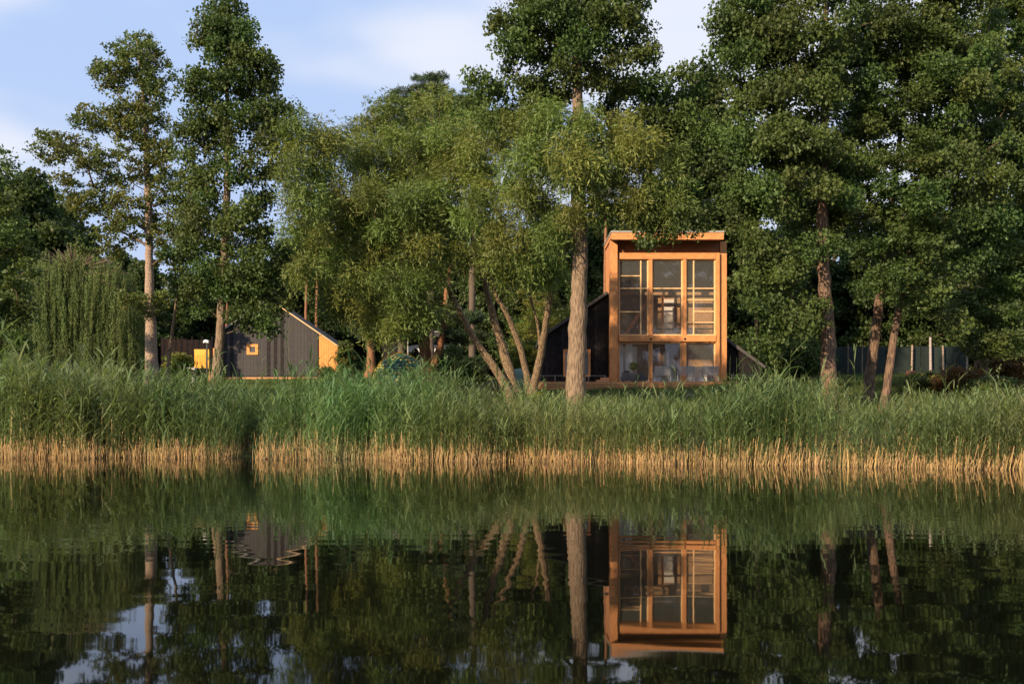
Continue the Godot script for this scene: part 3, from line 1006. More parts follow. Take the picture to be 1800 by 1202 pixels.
# ---------------------------------------------------------------- smaller built things
func build_outbuildings() -> void:
	# yellow slatted panel, with the lamp beside it
	var D := 70.0
	var k := D / F
	var at := on(354, D)
	var top := EYE + (HOR - 614.0) * k
	var bot := EYE + (HOR - 647.0) * k
	var wd := 26.0 * k
	var g := thing("slatted_panel", "bright yellow slatted wooden panel left of the small black house", "panel", Vector3(at.x, at.y, -D))
	var y0 := bot - at.y
	var y1 := top - at.y
	bx("top_board", Vector3(-wd / 2, y1 - 0.42, -0.03), Vector3(wd / 2, y1, 0.03), M.yellow, g)
	for q in 9:
		var x := -wd / 2 + wd * q / 9.0
		bx("slat", Vector3(x + 0.012, y0, -0.025 + 0.008 * (q % 2)), Vector3(x + wd / 9.0 - 0.012, y1 - 0.423, 0.022 + 0.008 * (q % 2)), M.yellow, g)
	bx("rail", Vector3(-wd / 2, y0 + 0.1, -0.08), Vector3(wd / 2, y0 + 0.2, -0.03), M.yellow, g)
	for q in [-0.48, 0.48]: bx("post", Vector3(q * wd - 0.04, -0.3, -0.16), Vector3(q * wd + 0.04, y1 - 0.1, -0.081), M.wood, g)
	at = on(363, 69)
	var lp := thing("lamp_post", "dark garden lamp post with a small white head behind the yellow panel", "lamp", at)
	var lt := EYE + (HOR - 600.0) * 69.0 / F - at.y
	bx("pole", Vector3(-0.05, -0.2, -0.05), Vector3(0.05, lt - 0.12, 0.05), M.dark, lp)
	var hd := Mb.new()
	hd.tube(PackedVector3Array([Vector3(-0.22, lt - 0.12, 0), Vector3(-0.2, lt - 0.06, 0), Vector3(-0.12, lt, 0), Vector3(0.06, lt - 0.02, 0), Vector3(0.1, lt - 0.1, 0)]), PackedFloat32Array([0.02, 0.09, 0.13, 0.11, 0.02]), 10)
	part("head", hd.mesh(M.white), lp)
	at = on(378, 71)
	var op := thing("timber_post", "upright orange timber post between the yellow panel and small house", "post", at)
	bx("post", Vector3(-0.14, -0.2, -0.1), Vector3(-0.02, EYE + (HOR - 612.0) * 71.0 / F - at.y, 0.1), M.orange, op)
	bx("cap", Vector3(0.0, -0.2, -0.08), Vector3(0.16, EYE + (HOR - 616.0) * 71.0 / F - at.y, 0.08), M.orange, op)
	at = on(334, 66)
	at.y = EYE + (HOR - 656.0) * 66.0 / F
	var wb := thing("garden_box", "small white box in the grass below the yellow panel", "box", at)
	bx("body", Vector3(-0.33, -1.2, -0.2), Vector3(0.33, 0.32, 0.2), M.white, wb)
	bx("lid", Vector3(-0.36, 0.322, -0.23), Vector3(0.36, 0.38, 0.23), M.white, wb)

	# dark house far left behind the pale trunk
	D = 112.0
	k = D / F
	var hb := Vector3((300.0 - 900.0) * k, EYE + (HOR - 640.0) * k, -D - 3.0)
	var dh := thing("house", "dark house with a sloping roof behind the two left trunks", "house", hb)
	var b := Mb.new()
	b.box(Vector3(-6.2, -1.5, -3), Vector3(6.0, 2.6, 3))
	part("wall", b.mesh(M.black[1]), dh)
	for s in [-1.0, 1.0]:
		b = Mb.new()
		b.prism(PackedVector2Array([Vector2(-6.6, 2.61), Vector2(6.4, 2.61), Vector2(0.6, 6.0), Vector2(-0.8, 6.0)]), 0.005 * s, 3.3 * s)
		part("roof", b.mesh(M.black[2]), dh)
	bx("window", Vector3(-4.6, 0.5, 3.0), Vector3(-3.6, 1.7, 3.05), M.dark, dh)
	bx("door", Vector3(2.0, -0.6, 3.0), Vector3(2.9, 1.5, 3.06), M.bark_pine, dh)

	# russet board fence in front of it
	D = 92.0
	k = D / F
	var f0 := on(283, D)
	var f1 := on(372, D)
	var fc := thing("board_fence", "russet brown board fence before the dark house at left", "fence", f0)
	var n := 26
	for q in n:
		var t := (q + 0.5) / n
		var p := f0.lerp(f1, t) - f0
		var yt := EYE + (HOR - 594.0 - 3.0 * t - R(0, 2)) * k - f0.y
		bx("board", Vector3(p.x - 0.085, yt - 2.4, -0.02), Vector3(p.x + 0.085, yt, 0.02), [M.bark_pine, M.bark_dark, M.bark_pine][q % 3], fc)
	for q in 6:
		var p := f0.lerp(f1, q / 5.0) - f0
		bx("post", Vector3(p.x - 0.06, -0.3, -0.15), Vector3(p.x + 0.06, EYE + (HOR - 591.0) * k - f0.y, -0.03), M.bark_dark, fc)
	bx("rail", Vector3(0, EYE + (HOR - 600.0) * k - f0.y, -0.03), Vector3((f1 - f0).x, EYE + (HOR - 600.0) * k - f0.y + 0.1, -0.021), M.bark_dark, fc)

	# carport with a white car
	D = 92.0
	k = D / F
	var cx := func(px: float) -> float: return (px - 735.0) * k
	var cb := on(735, D)
	var cy := func(py: float) -> float: return EYE + (HOR - py) * k - cb.y
	var cp := thing("carport", "low black flat-roofed carport with a pale roof edge behind the pines", "carport", cb)
	bx("roof", Vector3(cx.call(668), cy.call(592), -4.5), Vector3(cx.call(812), cy.call(584), 0.3), M.dark, cp)
	bx("roof_edge", Vector3(cx.call(667), cy.call(584) + 0.003, -4.5), Vector3(cx.call(813), cy.call(582.5), 0.34), M.metal, cp)
	for q in 12:
		var xx := lerpf(cx.call(671), cx.call(703), q / 12.0)
		bx("board", Vector3(xx, -0.6, -0.1 + 0.012 * (q % 2)), Vector3(xx + 0.13, float(cy.call(592)) - 0.003, -0.06 + 0.012 * (q % 2)), M.black[q % 4], cp)
	bx("back_wall", Vector3(cx.call(668), -0.6, -4.4), Vector3(cx.call(812), float(cy.call(592)) - 0.003, -4.25), M.black[0], cp)
	for q in [705.0, 716.5, 808.0]: bx("post", Vector3(float(cx.call(q)) - 0.05, -0.6, -0.05), Vector3(float(cx.call(q)) + 0.05, float(cy.call(592)) - 0.003, 0.05), M.metal, cp)
	var car := thing("parked_car", "white car parked under the black carport behind the orange pine", "car", cb + Vector3(cx.call(752), float(cy.call(622)), -2.2))
	var body := Mb.new()
	body.prism(PackedVector2Array([Vector2(-2.05, 0.28), Vector2(2.05, 0.28), Vector2(2.1, 0.7), Vector2(2.0, 0.92), Vector2(-1.2, 0.95), Vector2(-1.95, 0.82), Vector2(-2.1, 0.6)]), -0.8, 0.8)
	part("body", body.mesh(plain(0.75, 0.75, 0.74, 0.25)), car)
	body = Mb.new()
	body.prism(PackedVector2Array([Vector2(-1.1, 0.955), Vector2(1.8, 0.925), Vector2(1.4, 1.42), Vector2(-0.4, 1.45)]), -0.68, 0.68)
	part("cabin_glass", body.mesh(plain(0.02, 0.022, 0.03, 0.05)), car)
	bx("roof", Vector3(-0.4, 1.452, -0.66), Vector3(1.4, 1.5, 0.66), plain(0.75, 0.75, 0.74, 0.25), car)
	for q in [-1.3, 1.3]:
		for s in [-0.72, 0.72]:
			body = Mb.new()
			body.tube(PackedVector3Array([Vector3(q, 0.31, s - 0.1), Vector3(q, 0.31, s - 0.099), Vector3(q, 0.31, s + 0.099), Vector3(q, 0.31, s + 0.1)]), PackedFloat32Array([0.02, 0.31, 0.31, 0.02]), 16)
			part("wheel", body.mesh(M.dark), car)
	for s in [-0.55, 0.55]: bx("headlight", Vector3(-2.09, 0.66, s - 0.15), Vector3(-1.99, 0.78, s + 0.15), M.grey, car)

	# mound clad in scales
	D = 66.0
	k = D / F
	mound("scale_mound", "domed garden mound covered in teal and yellow scales left of the pine", on(704, D), 50.0 * k, 52.0 * k, true, EYE + (HOR - 674.0) * k)
	D = 60.0
	mound("garden_dome", "smooth teal dome seen between the willow stems", on(912, D), 33.0 * D / F, 42.0 * D / F, false, EYE + (HOR - 690.0) * D / F)

	# log edging at the foot of the willow
	D = 54.0
	var e0 := on(845, D)
	var ed := thing("log_edging", "row of short upright logs edging the lawn beside the willow", "edging", e0)
	for q in 11:
		var px := 845.0 + q * 4.6
		var tp := EYE + (HOR - (674.0 - q * 1.5)) * D / F - e0.y
		var lb := Mb.new()
		var xx := (px - 845.0) * D / F
		lb.tube(PackedVector3Array([Vector3(xx, -0.3, 0.04 * (q % 3)), Vector3(xx, tp, 0.04 * (q % 3)), Vector3(xx, tp + 0.004, 0.04 * (q % 3))]), PackedFloat32Array([0.075, 0.07, 0.002]), 9)
		part("log", lb.mesh(M.bark_willow), ed)
	# path kerb across the lawn
	var kb := Mb.new()
	for q in 16:
		var a := on(725.0 + q * 9.0, 76.0 - q * 0.25)
		var c := on(734.0 + q * 9.0, 75.75 - q * 0.25)
		kb.quad(a + Vector3(0, 0.05, 0), c + Vector3(0, 0.05, 0), c + Vector3(0, 0.06, -0.9), a + Vector3(0, 0.06, -0.9), Vector3.UP)
		kb.quad(a + Vector3(0, 0.05, 0), c + Vector3(0, 0.05, 0), c + Vector3(0, -0.1, 0.02), a + Vector3(0, -0.1, 0.02), Vector3.BACK)
	structure("path", kb.mesh(plain(0.24, 0.19, 0.14, 0.9)))
	# birch stems beyond
	# net fence at right
	D = 60.0
	k = D / F
	var nb := on(1460, D)
	var nf := thing("net_fence", "dark teal netting fence on wooden posts behind the right trunks", "fence", nb)
	var posts := [[1442.0, 610.0, 2.2], [1491.0, 605.0, 2.0], [1516.0, 605.0, 2.0], [1603.0, 607.0, 3.6], [1659.5, 608.0, 3.4], [1701.0, 608.0, 3.8]]
	for p in posts:
		var q := on(p[0], D - 0.3) - nb
		var pm := Mb.new()
		var ht: float = EYE + (HOR - p[1]) * k - nb.y
		pm.tube(PackedVector3Array([q + Vector3(0, -0.3, 0), Vector3(q.x + R(-.06, .06), ht, q.z), Vector3(q.x, ht + 0.003, q.z)]), PackedFloat32Array([p[2] * k * 0.5, p[2] * k * 0.45, 0.002]), 8)
		part("post", pm.mesh(M.bark_pale if p[2] > 3.0 else M.bark_willow), nf)
	var bp := on(1637, D - 0.3) - nb
	var bm := Mb.new()
	bm.tube(PackedVector3Array([bp + Vector3(0, -0.3, 0), Vector3(bp.x - 0.03, EYE + (HOR - 593.0) * k - nb.y, bp.z), Vector3(bp.x - 0.03, EYE + (HOR - 592.9) * k - nb.y, bp.z)]), PackedFloat32Array([0.085, 0.07, 0.002]), 9)
	tag(part("post", bm.mesh(grained([[0.10, 0.09, 0.08], [0.36, 0.31, 0.29], [0.46, 0.40, 0.38]], [0.25, 0.4, 0.8], Vector3(0.7, 2.5, 0.7), 0.8, 0.02, 50)), nf), "white birch post taller than the others", "")
	for q in 5:
		var pa: float = [1442.0, 1500.0, 1560.0, 1620.0, 1680.0][q]
		var pe: float = [1499.6, 1559.6, 1619.6, 1679.6, 1704.0][q]
		var a := on(pa, D) - nb
		var c := on(pe, D) - nb
		var ht := EYE + (HOR - 608.0) * k - nb.y
		var sag := Mb.new()
		var m := 8
		for s in m:
			var t0 := float(s) / m
			var t1 := float(s + 1) / m
			var z0 := a.z + 0.05 * sin(t0 * 9.0 + q)
			var z1 := a.z + 0.05 * sin(t1 * 9.0 + q)
			sag.quad(Vector3(lerpf(a.x, c.x, t0), -0.4, z0), Vector3(lerpf(a.x, c.x, t1), -0.4, z1), Vector3(lerpf(a.x, c.x, t1), ht - 0.06 * sin(t1 * PI), z1), Vector3(lerpf(a.x, c.x, t0), ht - 0.06 * sin(t0 * PI), z0), Vector3(0, 0, 1))
		part("netting", sag.mesh(grained([[0.005, 0.012, 0.010], [0.009, 0.021, 0.018]], [0.3, 0.7], Vector3(0.6, 1.2, 0.6), 0.85, 0.02, 51)), nf)
	# brick pile beyond the brown shrubs
	at = on(1606, 56)
	at.y = EYE + (HOR - 660.0) * 56.0 / F
	var bk := thing("brick_pile", "small pile of red bricks left of the brown shrubs", "bricks", at)
	for q in 12:
		var row := q / 5
		var x := -0.55 + (q % 5) * 0.24 + row * 0.1
		bx("brick", Vector3(x, row * 0.12 - 0.1, -0.1 + 0.03 * (q % 3)), Vector3(x + 0.225, row * 0.12 + 0.015, 0.02 + 0.03 * (q % 3)), plain(R(0.28, 0.4), 0.12, 0.07), bk)

func mound(called: String, label: String, base: Vector3, rx: float, ry: float, scales: bool, yb: float) -> void:
	base.y = minf(base.y, yb)
	var hh := ry + maxf(0.0, yb - base.y)
	var o := thing(called, label, "mound", base)
	var b := Mb.new()
	var teal := plain(0.025, 0.085, 0.06, 0.55)
	var rows := 12
	var cols := 28
	for j in rows + 1:
		var a := PI * 0.5 * j / rows
		for k in cols + 1:
			var t := TAU * (k % cols) / cols
			var n := Vector3(cos(a) * cos(t), sin(a), cos(a) * sin(t))
			b.v.append(n * Vector3(rx, hh, rx * 0.9))
			b.n.append((n / Vector3(rx, hh, rx * 0.9)).normalized())
			b.c.append(Color.WHITE)
	for j in rows:
		for k in cols:
			var p := j * (cols + 1) + k
			var q := p + cols + 1
			for s in [p, p + 1, q, p + 1, q + 1, q]: b.i.append(s)
	part("dome", b.mesh(teal), o)
	if not scales: return
	var s := Mb.new()
	s.colored = true
	s.flat = true
	for j in 16:
		var a := PI * 0.5 * (j + 0.3) / 16.0
		var m := int(maxf(6.0, 46.0 * cos(a)))
		for k in m:
			var t := TAU * (k + 0.5 * (j % 2)) / m
			var n := Vector3(cos(a) * cos(t), sin(a), cos(a) * sin(t))
			var p := n * Vector3(rx, hh, rx * 0.9) * 1.01
			var out := (n / Vector3(rx, hh, rx * 0.9)).normalized()
			var side := Vector3.UP.cross(out).normalized()
			var down := side.cross(out)
			if down.y > 0: down = -down
			var yellow := rng.randf() < clampf(0.3 + 1.8 * maxf(0.0, -n.x - 0.2) + 1.4 * maxf(0.0, n.y - 0.6), 0.0, 0.95)
			s.col = Color(R(0.5, 0.75), R(0.36, 0.5), 0.05) if yellow else ([Color(0.025, 0.15, 0.10), Color(0.03, 0.19, 0.14), Color(0.06, 0.18, 0.06), Color(0.45, 0.45, 0.2)][rng.randi() % 4])
			s.leaf(p - down * 0.08 + (side * R(-1, 1) + down * R(-1, 1)) * 0.05, (down + out * R(0.3, 0.8) + side * R(-0.4, 0.4)).normalized(), side, R(0.2, 0.3), R(0.18, 0.26))
	var sm := plain(1, 1, 1, 0.35)
	sm.vertex_color_use_as_albedo = true
	part("scales", s.mesh(sm), o, Vector3.ZERO, "stuff")

# ---------------------------------------------------------------- the trees of the shore
func build_front_trees() -> void:
	# sparse pale-barked alder at left
	tree("alder_tree", "sparse tall alder with pale pinkish trunk, second from the left edge", [stem([[266, 672, 48, 0.30], [265, 600, 48, 0.27], [263, 540, 48, 0.25], [262, 480, 48, 0.21], [258, 300, 48, 0.14], [251, 180, 48, 0.08], [240, 72, 48, 0.025]])],
		blobs([[240, 105, 48, 45, 45, 26], [195, 135, 48, 30, 26, 8], [275, 150, 48, 30, 40, 12], [170, 205, 48, 45, 30, 14], [240, 215, 48, 55, 50, 26], [120, 262, 48, 50, 26, 14], [200, 290, 48, 60, 36, 20], [285, 300, 48, 35, 70, 20], [90, 262, 48, 25, 20, 5], [150, 340, 48, 55, 28, 16], [230, 380, 48, 50, 40, 18], [185, 430, 48, 45, 30, 9], [290, 420, 48, 32, 50, 14], [235, 530, 47, 30, 18, 7], [300, 520, 48, 24, 20, 6]], 1.0, 1.0),
		{"spray": M.s_olive, "bark": M.bark_pale, "twigbark": M.twig, "twigs": 7, "clump": 0.48, "first": 4.2, "rise": 0.45, "sep": 0.55, "share": 1.0, "flatten": 0.95, "thin": 0.017, "arch": 0.3})
	tree("alder_tree", "thin young leaning tree just right of the pale trunk", [stem([[294, 668, 47, 0.085], [297, 620, 47, 0.08], [303, 575, 47, 0.07], [310, 525, 47, 0.055], [322, 440, 47, 0.04], [335, 330, 47, 0.02]])],
		blobs([[335, 340, 47, 28, 45, 12], [320, 430, 47, 32, 45, 14], [328, 500, 47, 35, 35, 12]], 1.0),
		{"spray": M.s_alder, "bark": M.bark_willow, "twigbark": M.twig, "twigs": 8, "clump": 0.4, "first": 2.5, "sides": 8})
	tree("alder_tree", "tall slender dark alder with conical crown before the small black house", [stem([[376, 712, 43, 0.26], [380, 660, 43, 0.23], [386, 590, 43, 0.2], [394, 450, 43, 0.17], [399, 300, 43, 0.13], [399, 150, 43, 0.08], [396, -5, 43, 0.03]])],
		blobs([[396, 10, 43, 26, 26, 14], [392, 70, 43, 52, 34, 24], [350, 108, 43, 26, 28, 10], [430, 130, 43, 45, 40, 22], [380, 160, 43, 50, 40, 22], [470, 195, 43, 36, 36, 16], [400, 225, 43, 70, 42, 34], [345, 230, 43, 32, 40, 14], [495, 250, 43, 22, 30, 7], [440, 270, 43, 50, 36, 20], [360, 300, 43, 42, 36, 16], [455, 330, 43, 45, 36, 16], [355, 380, 43, 40, 42, 18], [430, 400, 43, 50, 42, 22], [470, 450, 43, 36, 40, 14], [360, 460, 43, 40, 42, 20], [410, 490, 43, 50, 36, 22], [355, 520, 43, 34, 34, 14], [450, 525, 43, 52, 32, 18], [480, 565, 42, 30, 18, 6], [425, 565, 42, 40, 18, 7]], 1.1),
		{"spray": M.s_alder, "bark": M.bark_alder, "twigbark": M.twig, "twigs": 18, "clump": 0.6, "sep": 0.8, "share": 0.62, "flatten": 0.9, "first": 3.2, "rise": 0.2})
	# the old many-stemmed willow
	tree("willow_tree", "wide yellow-green willow with several leaning stems in the middle", [
		stem([[909, 738, 45, 0.25], [893, 690, 45, 0.22], [872, 650, 45, 0.19], [838, 602, 45, 0.15], [806, 545, 45, 0.13], [778, 490, 45, 0.11], [700, 390, 45, 0.06], [640, 300, 45, 0.03]]),
		stem([[912, 735, 45.3, 0.27], [901, 680, 45.4, 0.25], [886, 620, 45.6, 0.21], [868, 560, 45.8, 0.17], [854, 505, 46, 0.14], [838, 445, 46, 0.10], [800, 320, 46, 0.06], [770, 210, 46, 0.03]]),
		stem([[932, 720, 44.8, 0.16], [926, 660, 44.8, 0.15], [912, 605, 44.6, 0.13], [890, 550, 44.3, 0.115], [866, 502, 44, 0.10], [862, 400, 43, 0.06], [900, 280, 42, 0.03]]),
		stem([[930, 738, 44.5, 0.22], [936, 690, 44.4, 0.19], [947, 640, 44.2, 0.17], [958, 580, 43.6, 0.15], [972, 500, 42.6, 0.12], [1000, 425, 41, 0.09], [1060, 330, 38.5, 0.05], [1120, 270, 37.5, 0.03]]),
		stem([[950, 628, 44.1, 0.07], [945, 570, 44, 0.06], [930, 500, 43.5, 0.05], [950, 400, 42, 0.03]])],
		blobs([[505, 285, 41, 24, 40, 14], [525, 380, 41, 36, 50, 26], [520, 470, 41, 34, 36, 20], [555, 240, 42, 40, 30, 16], [700, 560, 44, 50, 22, 14], [540, 265, 42, 36, 34, 18], [520, 330, 42, 34, 50, 20], [570, 320, 42.5, 50, 50, 28], [600, 250, 46, 46, 34, 20], [560, 430, 45, 60, 55, 30], [620, 360, 44, 60, 55, 36], [670, 215, 46, 52, 30, 22], [660, 290, 45, 60, 50, 34], [740, 195, 46, 60, 34, 28], [810, 205, 46, 40, 36, 18], [740, 270, 44, 70, 55, 42], [700, 370, 43, 80, 55, 46], [640, 460, 44, 60, 50, 32], [700, 480, 43, 60, 45, 32], [770, 430, 43, 60, 50, 34], [800, 330, 43, 60, 60, 40], [745, 530, 43.5, 40, 28, 14], [670, 540, 45, 45, 26, 12], [590, 510, 45.5, 45, 30, 12],
			[850, 260, 42, 50, 45, 24], [870, 360, 41, 55, 50, 32], [900, 220, 40, 50, 32, 20], [970, 215, 38, 55, 30, 40], [940, 290, 38.5, 60, 50, 38], [1025, 215, 37.3, 50, 34, 46], [1015, 290, 37, 50, 55, 70], [1010, 375, 37.2, 36, 28, 24], [1100, 255, 37.5, 55, 40, 28], [1090, 330, 37.5, 60, 45, 32], [1165, 290, 37.5, 45, 40, 22], [1160, 355, 37.5, 40, 32, 14], [930, 390, 40, 60, 45, 32], [1000, 385, 38, 45, 30, 14], [880, 450, 42, 45, 30, 14], [950, 455, 41.5, 50, 30, 16]], 1.25),
		{"spray": M.s_willow, "bark": M.bark_willow, "twigs": 23, "clump": 0.72, "sep": 1.05, "share": 0.58, "first": 3.6, "rise": 0.1, "flatten": 0.95, "flare": false})
	# great alder right of it
	tree("alder_tree", "great alder with a thick straight trunk standing left of the tower", [stem([[1013, 790, 39, 0.44], [1013, 740, 39, 0.40], [1014, 660, 39, 0.37], [1016, 560, 39, 0.34], [1019, 450, 39, 0.31], [1017, 300, 39, 0.27], [1015, 150, 39, 0.19], [1010, 0, 39, 0.12], [1008, -150, 39, 0.04]])],
		blobs([[1000, -150, 39, 90, 60, 30], [960, -60, 39, 70, 45, 30], [1060, -50, 39, 70, 45, 30], [920, 35, 39, 50, 40, 26], [985, 25, 39, 60, 40, 32], [1070, 30, 39, 70, 40, 36], [900, 88, 39, 38, 26, 14], [960, 85, 39.5, 45, 28, 20], [1040, 85, 39, 60, 34, 28], [1120, 85, 39, 50, 36, 26], [1060, 128, 38.5, 70, 22, 22], [1160, 120, 39, 45, 36, 20], [850, 160, 40, 36, 36, 18], [905, 165, 40, 46, 34, 24], [960, 180, 40.5, 45, 28, 18], [1100, 180, 40, 70, 36, 28], [1180, 185, 39.5, 50, 45, 24], [1225, 140, 39, 25, 40, 10], [1215, 240, 39.5, 40, 50, 20], [1190, 310, 40, 45, 50, 24], [1235, 360, 39.5, 26, 36, 10], [1190, 395, 37.5, 40, 22, 13], [1130, 372, 38, 50, 16, 7], [1160, 420, 36.8, 30, 12, 4], [1030, 20, 40, 130, 140, 30], [1130, 230, 41, 110, 110, 24]], 1.15),
		{"spray": M.s_alder, "bark": M.bark_alder, "twigbark": M.twig, "twigs": 28, "clump": 0.8, "sep": 1.05, "share": 0.58, "flatten": 0.75, "first": 7.0, "rise": 0.05, "sides": 18})
	# the three right alders
	tree("alder_tree", "big dark alder with the thickest trunk of the three on the right", [stem([[1467, 772, 37, 0.34], [1462, 720, 37, 0.30], [1458, 640, 37, 0.28], [1453, 540, 37, 0.26], [1446, 430, 37, 0.22], [1448, 250, 37, 0.16], [1452, 60, 37, 0.10], [1450, -150, 37, 0.04]])],
		blobs([[1330, -40, 37, 60, 40, 22], [1450, -60, 37, 90, 60, 36], [1300, 50, 37, 45, 40, 24], [1370, 60, 37, 55, 45, 34], [1450, 60, 37, 60, 50, 34], [1520, 20, 37, 40, 40, 18], [1300, 125, 37, 36, 34, 18], [1350, 150, 36.5, 60, 45, 36], [1440, 160, 36, 60, 45, 34], [1300, 205, 37, 30, 40, 16], [1340, 240, 36.5, 55, 42, 32], [1420, 250, 35.5, 60, 45, 34], [1338, 300, 37, 36, 36, 18], [1370, 330, 36, 60, 40, 34], [1450, 340, 35, 50, 36, 22], [1345, 375, 37, 34, 36, 16], [1365, 410, 36.5, 44, 36, 24], [1400, 420, 36, 40, 36, 20], [1350, 470, 36.8, 40, 34, 18], [1375, 490, 36.2, 45, 36, 22], [1340, 535, 36.5, 40, 28, 14], [1400, 555, 36, 38, 30, 15], [1370, 600, 36.6, 32, 22, 8], [1400, 200, 38, 130, 260, 55], [1370, 480, 37.5, 50, 110, 14]], 1.35),
		{"spray": M.s_alder, "bark": M.bark_dark, "twigs": 31, "clump": 0.84, "sep": 1.1, "share": 0.58, "flatten": 0.75, "first": 3.5, "rise": 0.0, "sides": 16})
	tree("alder_tree", "alder with a gently leaning trunk, middle one of the right three", [stem([[1520, 752, 40, 0.23], [1526, 705, 40, 0.21], [1535, 620, 40, 0.2], [1548, 520, 40, 0.18], [1565, 380, 40, 0.13], [1590, 180, 40, 0.08], [1600, 0, 40, 0.03]])],
		blobs([[1590, -30, 40, 70, 45, 26], [1540, 60, 40, 50, 40, 22], [1610, 70, 39, 60, 50, 30], [1520, 150, 38.5, 45, 45, 24], [1590, 170, 38.5, 60, 50, 34], [1530, 250, 38, 50, 45, 28], [1610, 270, 37.5, 60, 50, 34], [1520, 350, 37.5, 45, 40, 24], [1590, 370, 37, 60, 45, 34], [1540, 440, 37, 45, 36, 22], [1600, 460, 37, 50, 36, 24], [1570, 500, 37, 50, 22, 14], [1630, 520, 37.5, 40, 28, 14], [1570, 200, 40, 110, 260, 50]], 1.35),
		{"spray": M.s_alder2, "bark": M.bark_dark, "twigs": 31, "clump": 0.84, "sep": 1.1, "share": 0.58, "flatten": 0.75, "first": 4.5, "rise": 0.0})
	tree("alder_tree", "slim alder leaning right, rightmost of the right three trunks", [stem([[1548, 748, 38.5, 0.19], [1556, 700, 38.5, 0.17], [1566, 640, 38.5, 0.16], [1577, 565, 38.5, 0.14], [1605, 430, 38.8, 0.1], [1660, 260, 39, 0.07], [1700, 60, 39, 0.03]])],
		blobs([[1690, -20, 39, 60, 45, 24], [1680, 70, 39, 55, 50, 28], [1740, 130, 39.5, 55, 55, 28], [1670, 180, 38.5, 55, 50, 30], [1730, 250, 39, 60, 50, 30], [1670, 300, 38, 55, 45, 30], [1720, 350, 38.5, 55, 45, 28], [1670, 400, 37.8, 55, 40, 28], [1650, 470, 37.5, 45, 34, 20], [1710, 460, 38.5, 50, 40, 24], [1660, 550, 38.2, 40, 26, 12], [1700, 220, 40.5, 100, 270, 45]], 1.3),
		{"spray": M.s_alder, "bark": M.bark_dark, "twigs": 31, "clump": 0.84, "sep": 1.1, "share": 0.58, "flatten": 0.75, "first": 4.5, "rise": 0.0})
	tree("alder_tree", "dark leafy tree filling the right edge of the picture", [stem([[1728, 700, 44, 0.30], [1726, 600, 44, 0.26], [1740, 480, 44, 0.2], [1770, 300, 44, 0.12], [1790, 80, 44, 0.04]])],
		blobs([[1790, 20, 43, 70, 60, 30], [1800, 150, 43, 70, 60, 34], [1790, 260, 42, 60, 60, 32], [1800, 370, 42, 70, 60, 36], [1750, 430, 41, 50, 45, 24], [1790, 480, 41, 60, 45, 30], [1740, 540, 41, 50, 40, 24], [1790, 570, 41, 50, 40, 24], [1760, 610, 40.5, 45, 28, 14], [1850, 300, 42, 60, 150, 40]], 1.25),
		{"spray": M.s_alder2, "bark": M.bark_dark, "twigs": 26, "clump": 0.76, "sep": 0.92, "share": 0.66, "flatten": 0.8, "first": 2.5, "rise": 0.0})
	# left edge
	tree("alder_tree", "dark leafy tree cut by the left edge of the picture", [stem([[-30, 690, 40, 0.26], [-25, 560, 40, 0.22], [-20, 420, 40, 0.14], [-10, 290, 40, 0.04]])],
		blobs([[-15, 310, 40, 28, 36, 12], [-10, 390, 40, 50, 40, 24], [20, 450, 39.5, 34, 36, 18], [-20, 480, 40, 50, 45, 26], [15, 530, 39, 45, 40, 26], [35, 570, 39, 30, 28, 10], [-10, 590, 39.5, 45, 36, 20], [-60, 450, 40, 60, 130, 40]], 1.2),
		{"spray": M.s_alder2, "bark": M.bark_dark, "twigs": 26, "clump": 0.76, "sep": 0.92, "share": 0.66, "flatten": 0.8, "first": 1.5, "rise": 0.0})
	weeping()

func weeping() -> void:
	var D := 53.0
	var k := D / F
	var c := P(130, 560, D)
	var base := on(130, D)
	var o := thing("weeping_willow_tree", "drooping weeping willow like a green curtain behind the left reeds", "tree", base)
	var b := Mb.new()
	b.tube(PackedVector3Array([base - Vector3(0, 0.4, 0), base + Vector3(0.1, 1.2, 0), base + Vector3(0, 2.6, 0), Vector3(c.x, c.y + 1.8, c.z)]), PackedFloat32Array([0.4, 0.32, 0.28, 0.12]), 12, gnoise, 0.15)
	part("trunk", b.mesh(M.bark_dark), o, -base)
	var bb := Mb.new()
	var where := []
	var cols := PackedColorArray()
	for q in 150:
		var t := R(0, TAU)
		var rr := sqrt(rng.randf())
		var p := Vector3(cos(t) * rr, 0, sin(t) * rr)
		var lobe := 0.85 + 0.2 * sin(t * 3.0 + 1.0)
		var topy := EYE + (HOR - 430.0) * k - (1.0 - sqrt(maxf(0.0, 1.0 - rr * rr * 0.96))) * 3.6
		var tip := Vector3(c.x + p.x * 112.0 * k * lobe, topy + R(-0.4, 0.15), c.z + p.z * 90.0 * k * lobe)
		bb.tube(PackedVector3Array([Vector3(c.x, c.y + 1.2, c.z), Vector3(c.x, c.y + 1.8, c.z).lerp(tip, 0.5) + Vector3(0, 0.4, 0), tip]), PackedFloat32Array([0.06, 0.04, 0.012]), 4)
		var g := R(0.75, 1.2)
		for s in 52:
			var off := rdir() * 0.55
			var drop := R(0.0, 1.0)
			var low := maxf(base.y + 0.5, tip.y - drop * (tip.y - base.y - 1.8))
			where.append(Transform3D(Basis(Vector3.UP, R(0, TAU)).scaled(Vector3(1, R(0.6, 1.2), 1)), Vector3(tip.x + off.x, low + off.y * 0.4, tip.z + off.z)))
			var gg := g * R(0.8, 1.2)
			cols.append(Color(gg * R(0.9, 1.15), gg, gg))
	part("branches", bb.mesh(M.twig), o, -base, "stuff")
	scatter("crown", M.s_weep, where, cols, o, -base)

